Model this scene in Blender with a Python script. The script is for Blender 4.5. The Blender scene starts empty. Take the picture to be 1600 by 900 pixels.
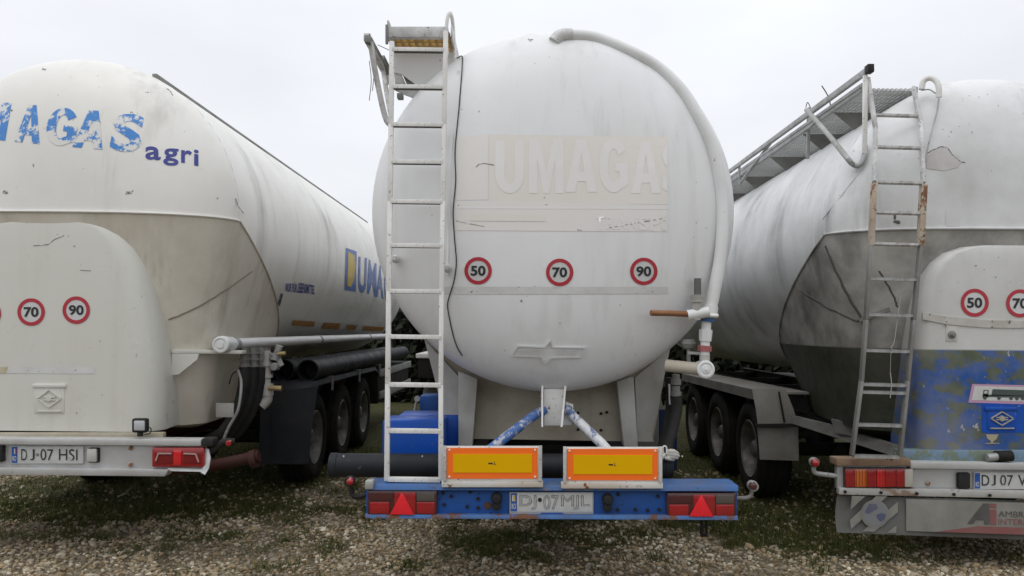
import bpy, bmesh, math, random
import numpy as np
from mathutils import Vector, Matrix, noise

random.seed(7)
S = bpy.context.scene
COL = S.collection
rad = math.radians

# ------------------------------------------------------------------ camera
F = 1200.0                                   # focal length in pixels of a 1600 px wide picture
CAM = Vector((0, 0, 1.7))
ROT = (Matrix.Rotation(math.atan(15 / F), 3, 'Z') @ Matrix.Rotation(rad(90) + math.atan(65 / F), 3, 'X')
       @ Matrix.Rotation(rad(0.5), 3, 'Z'))
cd = bpy.data.cameras.new('camera'); cam = bpy.data.objects.new('camera', cd); COL.objects.link(cam)
cd.sensor_width = 36; cd.lens = 36 * F / 1600; cd.clip_start = 0.05; cd.clip_end = 2000
cam.matrix_world = Matrix.Translation(CAM) @ ROT.to_4x4()
S.camera = cam

# ------------------------------------------------------------------ sky, sun, exposure
SUN_EL, SUN_AZ = rad(66), rad(215)           # high, behind the camera, veiled by cloud
w = bpy.data.worlds.new('World'); S.world = w; w.use_nodes = True
wn, wl = w.node_tree.nodes, w.node_tree.links
bg = wn['Background']
sky = wn.new('ShaderNodeTexSky'); sky.sky_type = 'NISHITA'; sky.sun_disc = False
sky.sun_elevation = SUN_EL; sky.sun_rotation = SUN_AZ; sky.dust_density = 4.0
geo = wn.new('ShaderNodeNewGeometry'); sep = wn.new('ShaderNodeSeparateXYZ')
tcw = wn.new('ShaderNodeTexCoord')
wl.new(tcw.outputs['Generated'], sep.inputs[0])
ramp = wn.new('ShaderNodeMapRange'); ramp.inputs[1].default_value = 0.0; ramp.inputs[2].default_value = 1.0
ramp.inputs[3].default_value = 7.4; ramp.inputs[4].default_value = 12.0
wl.new(sep.outputs[2], ramp.inputs[0])
cn = wn.new('ShaderNodeTexNoise'); cn.inputs['Scale'].default_value = 2.2; cn.inputs['Detail'].default_value = 5
mp = wn.new('ShaderNodeMapping'); mp.inputs['Scale'].default_value = (1, 1, 2.5)
wl.new(tcw.outputs['Generated'], mp.inputs[0]); wl.new(mp.outputs[0], cn.inputs['Vector'])
cr = wn.new('ShaderNodeMapRange'); cr.inputs[1].default_value = .3; cr.inputs[2].default_value = .7
cr.inputs[3].default_value = .90; cr.inputs[4].default_value = 1.06
wl.new(cn.outputs[0], cr.inputs[0])
mul = wn.new('ShaderNodeMath'); mul.operation = 'MULTIPLY'
wl.new(ramp.outputs[0], mul.inputs[0]); wl.new(cr.outputs[0], mul.inputs[1])
tint = wn.new('ShaderNodeVectorMath'); tint.operation = 'SCALE'; tint.inputs[0].default_value = (.965, .985, 1.03)
wl.new(mul.outputs[0], tint.inputs['Scale'])
mix = wn.new('ShaderNodeMix'); mix.data_type = 'RGBA'; mix.inputs[0].default_value = 0.93
wl.new(sky.outputs[0], mix.inputs[6]); wl.new(tint.outputs[0], mix.inputs[7])
wl.new(mix.outputs[2], bg.inputs[0]); bg.inputs[1].default_value = 0.1

sd = bpy.data.lights.new('sun', 'SUN'); sun = bpy.data.objects.new('sun', sd); COL.objects.link(sun)
sd.energy = 0.5; sd.angle = rad(40); sd.color = (1, .97, .93)
sdir = Vector((math.sin(SUN_AZ) * math.cos(SUN_EL), math.cos(SUN_AZ) * math.cos(SUN_EL), math.sin(SUN_EL)))
sun.rotation_euler = sdir.to_track_quat('Z', 'Y').to_euler()
S.view_settings.view_transform = 'Standard'; S.view_settings.look = 'None'
S.view_settings.exposure = 0.2; S.view_settings.gamma = 1.0

# ------------------------------------------------------------------ helpers
def P(px, py, Y):
    """world point at depth Y that stands at photo pixel (px, py)"""
    d = ROT @ Vector(((px - 800) / F, -(py - 450) / F, -1))
    return CAM + d * (Y / d.y)

def c8(r, g, b):
    f = lambda v: (v / 255 / 12.92) if v <= 10 else ((v / 255 + .055) / 1.055) ** 2.4
    return (f(r), f(g), f(b))

def spline(pts, k=6):
    pts = [Vector(p) for p in pts]
    if len(pts) < 3: return pts
    out = []
    for i in range(len(pts) - 1):
        p0 = pts[i - 1] if i else pts[0] * 2 - pts[1]
        p1, p2 = pts[i], pts[i + 1]
        p3 = pts[i + 2] if i + 2 < len(pts) else p2 * 2 - p1
        for j in range(k):
            t = j / k
            out.append(.5 * (2 * p1 + (p2 - p0) * t + (2 * p0 - 5 * p1 + 4 * p2 - p3) * t * t + (3 * p1 - p0 - 3 * p2 + p3) * t ** 3))
    out.append(pts[-1])
    return out

class MB:
    def __init__(s): s.bm = bmesh.new()
    def _bev(s, faces, bev):
        if bev:
            ed = list({e for f in faces for e in f.edges})
            bmesh.ops.bevel(s.bm, geom=ed, offset=bev, segments=2, affect='EDGES', profile=.5, clamp_overlap=True)
    def hexa(s, v8, bev=0):
        v = [s.bm.verts.new(p) for p in v8]
        fs = [s.bm.faces.new([v[i] for i in q]) for q in ((0, 3, 2, 1), (4, 5, 6, 7), (0, 1, 5, 4), (1, 2, 6, 5), (2, 3, 7, 6), (3, 0, 4, 7))]
        bmesh.ops.recalc_face_normals(s.bm, faces=fs)
        s._bev(fs, bev); return s
    def box(s, x0, x1, y0, y1, z0, z1, bev=0):
        return s.hexa([(x0, y0, z0), (x1, y0, z0), (x1, y1, z0), (x0, y1, z0), (x0, y0, z1), (x1, y0, z1), (x1, y1, z1), (x0, y1, z1)], bev)
    def pbox(s, a, b, c, d, Y, t, bev=0):
        """box whose rear face covers the photo rectangle a..c, b..d at depth Y and that is t thick"""
        bl, br, tl, tr = P(a, d, Y), P(c, d, Y), P(a, b, Y), P(c, b, Y)
        o = Vector((0, t, 0))
        return s.hexa([bl, br, br + o, bl + o, tl, tr, tr + o, tl + o], bev)
    def bar(s, p0, p1, wd, h, up=(0, 0, 1), bev=0):
        p0, p1 = Vector(p0), Vector(p1); d = (p1 - p0).normalized()
        sx = d.cross(Vector(up))
        if sx.length < 1e-4: sx = d.cross(Vector((0, 1, 0)))
        sx.normalize(); u = sx.cross(d).normalized()
        a, b = sx * wd / 2, u * h / 2
        return s.hexa([p0 - a - b, p0 + a - b, p1 + a - b, p1 - a - b, p0 - a + b, p0 + a + b, p1 + a + b, p1 - a + b], bev)
    def tube(s, pts, r, n=10, cap=True):
        pts = [Vector(p) for p in pts]
        rr = r if isinstance(r, (list, tuple)) else [r] * len(pts)
        rings = []; ref = None
        for i, p in enumerate(pts):
            d = (pts[min(i + 1, len(pts) - 1)] - pts[max(i - 1, 0)]).normalized()
            if ref is None:
                ref = d.orthogonal().normalized()
            ref = (ref - d * ref.dot(d)).normalized(); q = d.cross(ref)
            rings.append([s.bm.verts.new(p + (ref * math.cos(2 * math.pi * k / n) + q * math.sin(2 * math.pi * k / n)) * rr[i]) for k in range(n)])
        for a, b in zip(rings, rings[1:]):
            for k in range(n): s.bm.faces.new((a[k], a[(k + 1) % n], b[(k + 1) % n], b[k]))
        if cap:
            s.bm.faces.new(rings[0][::-1]); s.bm.faces.new(rings[-1])
        return s
    def prism(s, pts, vec, bev=0):
        vec = Vector(vec)
        a = [s.bm.verts.new(p) for p in pts]; b = [s.bm.verts.new(Vector(p) + vec) for p in pts]
        n = len(a); fs = [s.bm.faces.new(a), s.bm.faces.new(b[::-1])]
        for k in range(n): fs.append(s.bm.faces.new((a[k], b[k], b[(k + 1) % n], a[(k + 1) % n])))
        bmesh.ops.recalc_face_normals(s.bm, faces=fs)
        s._bev(fs, bev); return s
    def lathe(s, prof, o, axis, n=24):
        o = Vector(o); ax = Vector(axis).normalized(); u = ax.orthogonal().normalized(); v = ax.cross(u)
        rings = []
        for a, r in prof:
            if r < 1e-6: rings.append([s.bm.verts.new(o + ax * a)]); continue
            rings.append([s.bm.verts.new(o + ax * a + (u * math.cos(2 * math.pi * k / n) + v * math.sin(2 * math.pi * k / n)) * r) for k in range(n)])
        for A, B in zip(rings, rings[1:]):
            for k in range(n):
                k2 = (k + 1) % n
                if len(A) == 1 and len(B) == 1: continue
                if len(A) == 1: s.bm.faces.new((A[0], B[k2], B[k]))
                elif len(B) == 1: s.bm.faces.new((A[k], A[k2], B[0]))
                else: s.bm.faces.new((A[k], A[k2], B[k2], B[k]))
        return s
    def grid(s, rows, close=False):
        V = [[s.bm.verts.new(p) for p in r] for r in rows]
        for a, b in zip(V, V[1:]):
            m = len(a)
            for k in range(m if close else m - 1):
                s.bm.faces.new((a[k], a[(k + 1) % m], b[(k + 1) % m], b[k]))
        return s
    def disc(s, c, r, Y0=0, n=28, r_in=0, f=None):
        """flat ring or disc facing -Y, laid on a surface by f(point)"""
        c = Vector(c); f = f or (lambda p: p)
        ring = lambda q: [s.bm.verts.new(f(c + Vector((math.cos(2 * math.pi * k / n) * q, 0, math.sin(2 * math.pi * k / n) * q)))) for k in range(n)]
        o = ring(r)
        if r_in:
            i = ring(r_in)
            for k in range(n): s.bm.faces.new((o[k], o[(k + 1) % n], i[(k + 1) % n], i[k]))
        else: s.bm.faces.new(o)
        return s
    def merge(s): bmesh.ops.remove_doubles(s.bm, verts=s.bm.verts[:], dist=1e-4); return s

def rootloc(o):
    while o.parent: o = o.parent
    return Vector(o.location)

def build(name, mb, mat, parent=None, label=None, ang=35, recalc=True):
    bm = mb.bm
    if recalc: bmesh.ops.recalc_face_normals(bm, faces=bm.faces[:])
    if parent: bmesh.ops.translate(bm, verts=bm.verts[:], vec=-rootloc(parent))
    me = bpy.data.meshes.new(name); bm.to_mesh(me); bm.free()
    if ang: me.shade_smooth(); me.set_sharp_from_angle(angle=rad(ang))
    me.materials.append(mat)
    o = bpy.data.objects.new(name, me); COL.objects.link(o)
    if parent: o.parent = parent
    if label: o['label'] = label
    return o

def piece(name, me, parent, loc, rot=(0, 0, 0), sc=(1, 1, 1)):
    o = bpy.data.objects.new(name, me); COL.objects.link(o); o.parent = parent
    o.location = Vector(loc) - rootloc(parent); o.rotation_euler = rot; o.scale = sc
    return o

def pmesh(name, mb, mat, ang=35):
    bmesh.ops.recalc_face_normals(mb.bm, faces=mb.bm.faces[:])
    me = bpy.data.meshes.new(name); mb.bm.to_mesh(me); mb.bm.free()
    me.shade_smooth(); me.set_sharp_from_angle(angle=rad(ang)); me.materials.append(mat)
    return me

def thing(name, loc, label, cat, group=None):
    o = bpy.data.objects.new(name, None); COL.objects.link(o); o.location = loc
    o['label'] = label; o['category'] = cat
    if group: o['group'] = group
    return o

def tag(o, label, cat, group=None):
    o['label'] = label; o['category'] = cat
    if group: o['group'] = group
    return o

def text_bm(s, bold=0.0, shear=0.0, outline=0.0, spacing=1.0):
    """letters as a flat mesh scaled to the unit square"""
    cu = bpy.data.curves.new('lettering', 'FONT'); cu.body = s; cu.offset = bold; cu.shear = shear; cu.space_character = spacing
    cu.resolution_u = 4
    if outline: cu.fill_mode = 'NONE'; cu.bevel_depth = outline; cu.bevel_resolution = 0
    ob = bpy.data.objects.new('lettering', cu); COL.objects.link(ob)
    dg = bpy.context.evaluated_depsgraph_get()
    me = bpy.data.meshes.new_from_object(ob.evaluated_get(dg))
    bpy.data.objects.remove(ob); bpy.data.curves.remove(cu)
    bm = bmesh.new(); bm.from_mesh(me); bpy.data.meshes.remove(me)
    xs = [v.co.x for v in bm.verts]; ys = [v.co.y for v in bm.verts]
    x0, x1, y0, y1 = min(xs), max(xs), min(ys), max(ys)
    for v in bm.verts: v.co = Vector(((v.co.x - x0) / (x1 - x0), (v.co.y - y0) / (y1 - y0), 0))
    return bm

def slice_bm(bm, n, m):
    for k in range(1, n):
        g = bm.verts[:] + bm.edges[:] + bm.faces[:]
        bmesh.ops.bisect_plane(bm, geom=g, plane_co=(k / n, 0, 0), plane_no=(1, 0, 0))
    for k in range(1, m):
        g = bm.verts[:] + bm.edges[:] + bm.faces[:]
        bmesh.ops.bisect_plane(bm, geom=g, plane_co=(0, k / m, 0), plane_no=(0, 1, 0))
    return bm

def unit_rect():
    bm = bmesh.new(); bm.faces.new([bm.verts.new(p) for p in ((0, 0, 0), (1, 0, 0), (1, 1, 0), (0, 1, 0))]); return bm

def unit_poly(pts):
    bm = bmesh.new(); f = bm.faces.new([bm.verts.new((x, y, 0)) for x, y in pts])
    bmesh.ops.triangulate(bm, faces=[f]); return bm

def decal(name, bm, quad, surf, mat, parent, n=1, m=1, label=None):
    """lay a unit-square mesh on a surface; quad = photo corners TL, TR, BR, BL seen on surf"""
    if n > 1 or m > 1: slice_bm(bm, n, m)
    TL, TR, BR, BL = [Vector(q) for q in quad]
    for v in bm.verts:
        u, t = v.co.x, v.co.y
        q = (BL * (1 - u) + BR * u) * (1 - t) + (TL * (1 - u) + TR * u) * t
        v.co = surf(q.x, q.y)
    mb = MB(); mb.bm.free(); mb.bm = bm
    return build(name, mb, mat, parent, label, ang=0, recalc=False)

def heavy(ch, shear=0):
    bm = bmesh.new()
    def poly(p): 
        f = bm.faces.new([bm.verts.new((x, y, 0)) for x, y in p]); bmesh.ops.triangulate(bm, faces=[f])
    def strip(o, i):
        o = [bm.verts.new((x, y, 0)) for x, y in o]; i = [bm.verts.new((x, y, 0)) for x, y in i]
        for k in range(len(o) - 1): bm.faces.new((o[k], o[k + 1], i[k + 1], i[k]))
    if ch == 'U':
        an = [math.pi + math.pi * k / 14 for k in range(15)]
        strip([(0, 1)] + [(.5 + .5 * math.cos(a), .36 + .36 * math.sin(a)) for a in an] + [(1, 1)], [(.33, 1)] + [(.5 + .17 * math.cos(a), .34 + .17 * math.sin(a)) for a in an] + [(.67, 1)])
    elif ch == 'M': poly([(0, 0), (0, 1), (.31, 1), (.5, .40), (.69, 1), (1, 1), (1, 0), (.75, 0), (.75, .62), (.58, 0), (.42, 0), (.25, .62), (.25, 0)])
    elif ch == 'A':
        L_ = [(0, 0), (.34, 1), (.5, 1), (.5, .74), (.41, .38), (.5, .38), (.5, .2), (.36, .2), (.31, 0)]
        poly(L_); poly([(1 - x, y) for x, y in L_[::-1]])
    elif ch == 'G':
        an = [math.radians(35 + 265 * k / 24) for k in range(25)]
        strip([(.5 + .5 * math.cos(a), .5 + .5 * math.sin(a)) for a in an], [(.5 + .19 * math.cos(a), .5 + .31 * math.sin(a)) for a in an])
        poly([(.75, .067), (1, .15), (1, .54), (.55, .54), (.55, .39), (.69, .39), (.69, .26), (.595, .232)])
    else:
        b2 = text_bm(ch, .03); bm.free(); bm = b2
    for v in bm.verts: v.co.x = (v.co.x + shear * (v.co.y - .5)) 
    return bm

def clip_u(bm, u):
    bmesh.ops.bisect_plane(bm, geom=bm.verts[:] + bm.edges[:] + bm.faces[:], plane_co=(u, 0, 0), plane_no=(1, 0, 0), clear_outer=True); return bm

def rectq(a, b, c, d): return [(a, b), (c, b), (c, d), (a, d)]

def plane(Y): return lambda px, py: P(px, py, Y)

# ------------------------------------------------------------------ materials
MATS = {}
def M(name, col, rough=.5, metal=0.0, dirt=None, dirt_amt=.5, dirt_scale=1.5, streak=None, streak_amt=.5, streak_scale=5.0,
      chip=None, chip_amt=.35, chip_scale=25, bump=0.0, bump_scale=60, band=None, spec=.5, coat=0.0, flake=None, flake_amt=.5, flake_scale=12, stretch='z'):
    if name in MATS: return MATS[name]
    m = bpy.data.materials.new(name); m.use_nodes = True; N, L = m.node_tree.nodes, m.node_tree.links
    b = N['Principled BSDF']; tc = N.new('ShaderNodeTexCoord'); obj = tc.outputs['Object']
    def nz(scale, detail=5, vec=None, rg=.55):
        n = N.new('ShaderNodeTexNoise'); n.inputs['Scale'].default_value = scale; n.inputs['Detail'].default_value = detail
        n.inputs['Roughness'].default_value = rg; L.new(vec or obj, n.inputs['Vector']); return n.outputs[0]
    def mr(x, a, c, lo=0, hi=1):
        r = N.new('ShaderNodeMapRange'); r.inputs[1].default_value = a; r.inputs[2].default_value = c
        r.inputs[3].default_value = lo; r.inputs[4].default_value = hi; L.new(x, r.inputs[0]); return r.outputs[0]
    def mx(fac, A, B):
        n = N.new('ShaderNodeMix'); n.data_type = 'RGBA'
        if isinstance(fac, float): n.inputs[0].default_value = fac
        else: L.new(fac, n.inputs[0])
        for i, q in ((6, A), (7, B)):
            if isinstance(q, tuple): n.inputs[i].default_value = (*q, 1)
            else: L.new(q, n.inputs[i])
        return n.outputs[2]
    def mul(x, y):
        n = N.new('ShaderNodeMath'); n.operation = 'MULTIPLY'; L.new(x, n.inputs[0])
        if isinstance(y, float): n.inputs[1].default_value = y
        else: L.new(y, n.inputs[1])
        return n.outputs[0]
    c = col
    if band:                                              # a second paint below a height, patchy
        z0, bc1, bc2, thr = band
        sp = N.new('ShaderNodeSeparateXYZ'); L.new(obj, sp.inputs[0])
        f = mr(sp.outputs[2], z0 + .006, z0 - .006)
        mpn = N.new('ShaderNodeMapping'); mpn.inputs['Scale'].default_value = (1, 1, 1.7); L.new(obj, mpn.inputs[0])
        pf = mr(nz(5.2, 9, mpn.outputs[0], .68), thr - .05, thr + .05)
        c = mx(f, c, mx(pf, bc1, bc2))
    if flake:
        c = mx(mr(nz(flake_scale, 8, None, .7), flake_amt - .02, flake_amt + .02), c, flake)
    if dirt:
        c = mx(mul(mr(nz(dirt_scale, 8, None, .62), .35, .75), dirt_amt), c, dirt)
    if streak:
        mpn = N.new('ShaderNodeMapping')
        mpn.inputs['Scale'].default_value = (streak_scale, streak_scale, streak_scale * .07) if stretch == 'z' else (streak_scale, streak_scale * .1, streak_scale)
        L.new(obj, mpn.inputs[0])
        sm = mul(mr(nz(1.0, 6, mpn.outputs[0], .65), .5, .78), mr(nz(.9, 3), .4, .65))
        c = mx(mul(sm, streak_amt), c, streak)
    if chip:
        cf = mul(mr(nz(chip_scale, 3, None, .7), .70 - .12 * chip_amt, .73 - .12 * chip_amt), mr(nz(chip_scale * .16, 2), .45, .55))
        c = mx(cf, c, chip)
    if isinstance(c, tuple): b.inputs['Base Color'].default_value = (*c, 1)
    else: L.new(c, b.inputs['Base Color'])
    b.inputs['Metallic'].default_value = metal
    b.inputs['Specular IOR Level'].default_value = spec
    L.new(mr(nz(7, 4), .3, .7, max(.04, rough - .1), min(1, rough + .12)), b.inputs['Roughness'])
    b.inputs['Coat Weight'].default_value = coat
    if bump:
        bp = N.new('ShaderNodeBump'); bp.inputs['Strength'].default_value = bump; bp.inputs['Distance'].default_value = .01
        L.new(nz(bump_scale, 4), bp.inputs['Height']); L.new(bp.outputs[0], b.inputs['Normal'])
    MATS[name] = m; return m

DIRT = (.22, .19, .14); SOOT = (.035, .034, .031); RUST = (.20, .075, .025)
tankwhite = M('tank_white', (.80, .81, .82), .40, dirt=(.68, .67, .64), dirt_amt=.5, streak=(.42, .41, .385), streak_amt=.55, streak_scale=7.0, chip=(.3, .29, .27), chip_amt=.03, chip_scale=24, bump=.12, bump_scale=1.6)
tankleft = M('tank_left_white', (.82, .81, .77), .38, dirt=(.66, .64, .58), dirt_amt=.5, streak=(.16, .145, .12), streak_amt=.75, streak_scale=2.6, chip=(.2, .19, .17), chip_amt=.05, chip_scale=20, bump=.12, bump_scale=1.6)
hopleft = M('hopper_left_beige', (.72, .68, .59), .5, spec=.25, dirt=(.40, .345, .26), dirt_amt=.75, dirt_scale=1.2, streak=(.12, .085, .05), streak_amt=.9, streak_scale=3, bump=.05, bump_scale=2)
fairleft = M('fairing_left_cream', (.66, .66, .61), .34, dirt=(.58, .56, .48), dirt_amt=.5, dirt_scale=1.0, streak=(.38, .34, .27), streak_amt=.35, chip=(.15, .14, .12), chip_amt=.05, chip_scale=26, bump=.03, bump_scale=1.6)
tankright = M('tank_right_white', (.76, .77, .77), .42, dirt=(.42, .415, .40), dirt_amt=.75, dirt_scale=1.3, streak=(.04, .039, .036), streak_amt=1.2, streak_scale=1.9, chip=(.12, .11, .1), chip_amt=.1, bump=.06, bump_scale=2)
hopright = M('hopper_right_dirty', (.50, .49, .455), .6, spec=.2, dirt=(.10, .095, .083), dirt_amt=1.0, dirt_scale=2.1, streak=(.03, .028, .024), streak_amt=1.3, streak_scale=2.4,
             band=(1.58, (.060, .068, .045), (.045, .05, .036), .5), bump=.06, bump_scale=3)
fairright = M('fairing_right_painted', (.62, .62, .60), .35, dirt=(.40, .385, .34), dirt_amt=.6, dirt_scale=1.6, streak=(.2, .185, .16), streak_amt=.4,
              chip=(.42, .43, .42), chip_amt=.3, chip_scale=16, band=(1.58, (.085, .105, .065), (.018, .082, .31), .48), bump=.03, bump_scale=2)
whitemetal = M('white_painted_steel', (.80, .80, .78), .45, dirt=(.55, .52, .46), dirt_amt=.6, dirt_scale=5, chip=(.17, .13, .1), chip_amt=.6, chip_scale=45, bump=.05)
wornwhite = M('worn_white_steel', (.66, .66, .65), .5, dirt=(.26, .25, .23), dirt_amt=.9, dirt_scale=7, chip=(.07, .06, .05), chip_amt=.9, chip_scale=40, bump=.08)
rustwhite = M('rusty_white_steel', (.52, .47, .39), .6, flake=(.17, .07, .03), flake_amt=.56, flake_scale=7, dirt=(.30, .17, .07), dirt_amt=.9, dirt_scale=5, chip=(.09, .05, .03), chip_amt=.9, chip_scale=35, bump=.1)
rustplank = M('rusty_plank', (.20, .12, .07), .8, dirt=(.34, .26, .19), dirt_amt=.7, dirt_scale=8, chip=(.07, .03, .02), chip_amt=.8, bump=.2)
alu2 = M('aluminium_grating', (.60, .61, .60), .45, .2, dirt=(.36, .35, .32), dirt_amt=.6, dirt_scale=5)
galv = M('galvanised_steel', (.42, .43, .42), .5, .35, dirt=(.19, .18, .16), dirt_amt=.8, dirt_scale=6, chip=(.07, .06, .05), chip_amt=.5, bump=.08)
galvdark = M('dull_galvanised_steel', (.25, .25, .235), .6, .2, dirt=(.12, .11, .095), dirt_amt=.8, dirt_scale=5, bump=.08)
alu = M('aluminium_bumper', (.56, .565, .56), .4, .25, dirt=(.38, .37, .34), dirt_amt=.6, dirt_scale=4, chip=(.2, .16, .12), chip_amt=.2, bump=.04)
grating = M('grating_ochre', (.55, .36, .11), .7, dirt=(.2, .12, .05), dirt_amt=.8, dirt_scale=20)
bluepaint = M('blue_paint', (.008, .085, .48), .45, spec=.18, dirt=(.03, .07, .19), dirt_amt=.6, dirt_scale=4, chip=(.3, .33, .38), chip_amt=.18, chip_scale=30, bump=.03, coat=.1)
bluebump = M('blue_bumper_paint', (.020, .098, .37), .5, spec=.25, dirt=(.035, .055, .11), dirt_amt=.7, dirt_scale=5, chip=(.015, .015, .02), chip_amt=.5, chip_scale=22, bump=.08)
bluerail = M('blue_rail_paint', (.05, .14, .37), .55, spec=.2, flake=(.17, .17, .17), flake_amt=.60, flake_scale=3.0, dirt=(.10, .11, .13), dirt_amt=.9, dirt_scale=4, chip=(.05, .04, .04), chip_amt=.4, bump=.06)
bluerust = M('blue_rusty_flange', (.07, .17, .40), .6, spec=.2, flake=(.17, .075, .04), flake_amt=.54, flake_scale=5.5, dirt=(.08, .06, .05), dirt_amt=.6, dirt_scale=9, bump=.15)
blueflake = M('flaking_blue_white', (.70, .71, .72), .5, flake=(.05, .13, .38), flake_amt=.56, flake_scale=14, dirt=(.2, .2, .2), dirt_amt=.5, dirt_scale=14, bump=.12)
beige = M('beige_dirty_plate', (.54, .50, .42), .6, spec=.2, dirt=(.28, .23, .16), dirt_amt=.9, dirt_scale=2.2, streak=(.12, .09, .06), streak_amt=.7, streak_scale=6, bump=.05)
beigewhite = M('grimy_white_plate', (.52, .52, .49), .5, dirt=(.30, .28, .24), dirt_amt=.8, dirt_scale=3, streak=(.18, .16, .13), streak_amt=.6, bump=.05)
black = M('black_rubber', (.022, .022, .023), .6, spec=.15, dirt=(.05, .048, .043), dirt_amt=.7, dirt_scale=6, bump=.1)
tyrem = M('tyre_rubber', (.016, .0155, .015), .8, spec=.15, dirt=(.042, .039, .034), dirt_amt=.8, dirt_scale=5, bump=.15, bump_scale=40)
blackplastic = M('black_plastic_pipe', (.017, .019, .023), .55, spec=.2, dirt=(.04, .04, .042), dirt_amt=.6, dirt_scale=4, chip=(.35, .35, .33), chip_amt=.02, bump=.03)
fendergrey = M('dusty_grey_fender', (.30, .29, .265), .7, spec=.2, dirt=(.17, .16, .14), dirt_amt=.9, dirt_scale=3, bump=.1)
flapdark = M('dark_mudflap', (.030, .033, .040), .55, spec=.15, dirt=(.06, .06, .062), dirt_amt=.7, dirt_scale=3, bump=.08)
flapgrey = M('grey_mudflap', (.16, .162, .155), .7, spec=.15, dirt=(.11, .107, .095), dirt_amt=.9, dirt_scale=3, streak=(.06, .055, .05), streak_amt=.5, bump=.1)
rimm = M('wheel_rim_steel', (.26, .25, .235), .55, .2, dirt=(.06, .055, .048), dirt_amt=1.0, dirt_scale=7, bump=.08)
chassis = M('dark_chassis', (.018, .0175, .017), .7, spec=.15, dirt=(.04, .035, .03), dirt_amt=.8, dirt_scale=3, bump=.1)
redchassis = M('red_chassis', (.06, .016, .015), .65, spec=.15, dirt=(.05, .035, .03), dirt_amt=.8, dirt_scale=4, bump=.1)
redlens = M('red_lens', (.36, .012, .014), .16, dirt=(.16, .02, .02), dirt_amt=.5, dirt_scale=9, coat=.6)
redlens2 = M('bright_red_lens', (.62, .02, .022), .14, coat=.6)
darklens = M('smoked_red_lens', (.085, .018, .018), .18, dirt=(.05, .03, .028), dirt_amt=.6, dirt_scale=8, coat=.5)
orangelens = M('orange_lens', (.62, .17, .02), .18, dirt=(.36, .1, .02), dirt_amt=.5, dirt_scale=9, coat=.5)
clearlens = M('clear_lens', (.46, .44, .38), .2, dirt=(.3, .27, .22), dirt_amt=.6, dirt_scale=9, coat=.5)
triangle = M('red_reflector', (.80, .018, .03), .25, coat=.4)
ora = M('orange_retroreflector', (1.0, .19, .025), .5, spec=.1, dirt=(.85, .17, .04), dirt_amt=.4, dirt_scale=8)
yel = M('yellow_retroreflector', (.80, .44, .002), .5, spec=.08, dirt=(.72, .40, .004), dirt_amt=.4, dirt_scale=5)
platewhite = M('plate_white', (.62, .63, .62), .4, dirt=(.42, .42, .40), dirt_amt=.6, dirt_scale=14)
plateblue = M('plate_blue', (.02, .10, .42), .4, dirt=(.03, .08, .25), dirt_amt=.5, dirt_scale=20)
inkblack = M('black_ink', (.02, .02, .02), .5)
inkworn = M('worn_black_ink', (.03, .03, .03), .5, flake=(.58, .58, .57), flake_amt=.60, flake_scale=28)
inkfaint = M('faint_plate_ink', (.26, .26, .26), .5, flake=(.48, .48, .48), flake_amt=.5, flake_scale=50)
signred = M('sticker_red', (.46, .022, .040), .45, dirt=(.36, .06, .07), dirt_amt=.4, dirt_scale=18)
signwhite = M('sticker_white', (.62, .63, .63), .45, dirt=(.5, .5, .48), dirt_amt=.4, dirt_scale=16)
ghosttan = M('ghost_tan', (.80, .765, .71), .42, dirt=(.74, .70, .64), dirt_amt=.6, dirt_scale=2.2)
ghosttan2 = M('ghost_tan_pale', (.80, .78, .745), .42, dirt=(.75, .725, .68), dirt_amt=.6, dirt_scale=3)
ghostlet = M('ghost_letter', (.82, .80, .785), .42, dirt=(.775, .755, .73), dirt_amt=.5, dirt_scale=3)
tapegrey = M('tape_residue', (.67, .675, .665), .55, dirt=(.50, .49, .46), dirt_amt=.6, dirt_scale=8, chip=(.2, .19, .17), chip_amt=.5, chip_scale=30)
scratch = M('scratch_mark', (.20, .19, .175), .7, flake=(.66, .66, .65), flake_amt=.545, flake_scale=46)
grimem = M('grime_mark', (.30, .285, .25), .7, flake=(.58, .58, .57), flake_amt=.5, flake_scale=38)
bluelet = M('flaking_blue_lettering', (.055, .24, .62), .42, flake=(.75, .745, .71), flake_amt=.515, flake_scale=9)
navylet = M('navy_lettering', (.032, .05, .28), .42, dirt=(.10, .09, .32), dirt_amt=.5, dirt_scale=10)
logoblue = M('logo_blue', (.05, .13, .42), .42, dirt=(.09, .19, .5), dirt_amt=.6, dirt_scale=10, flake=(.5, .5, .48), flake_amt=.66, flake_scale=14)
logoyel = M('logo_yellow', (.62, .44, .045), .42, dirt=(.5, .36, .06), dirt_amt=.5, dirt_scale=8)
tapeorange = M('orange_tape', (.56, .25, .03), .4, dirt=(.34, .16, .04), dirt_amt=.7, dirt_scale=7, flake=(.25, .2, .15), flake_amt=.62, flake_scale=6)
brass = M('brass_fitting', (.50, .38, .18), .4, .6, dirt=(.2, .16, .1), dirt_amt=.6, dirt_scale=12)
copper = M('rusty_copper_pipe', (.24, .095, .05), .55, .3, dirt=(.36, .2, .07), dirt_amt=.7, dirt_scale=14, bump=.1)
redvalve = M('red_valve_band', (.33, .06, .07), .5, dirt=(.45, .3, .28), dirt_amt=.6, dirt_scale=16)
pipewhite = M('white_pipe_paint', (.76, .77, .77), .4, dirt=(.58, .57, .54), dirt_amt=.5, dirt_scale=3, chip=(.2, .17, .13), chip_amt=.2, bump=.03)
glovem = M('pale_glove_cloth', (.55, .53, .48), .85, dirt=(.36, .34, .29), dirt_amt=.6, dirt_scale=25, bump=.2)
cablem = M('black_cable', (.03, .03, .03), .6)
stringm = M('pale_string', (.36, .34, .31), .8)
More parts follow.
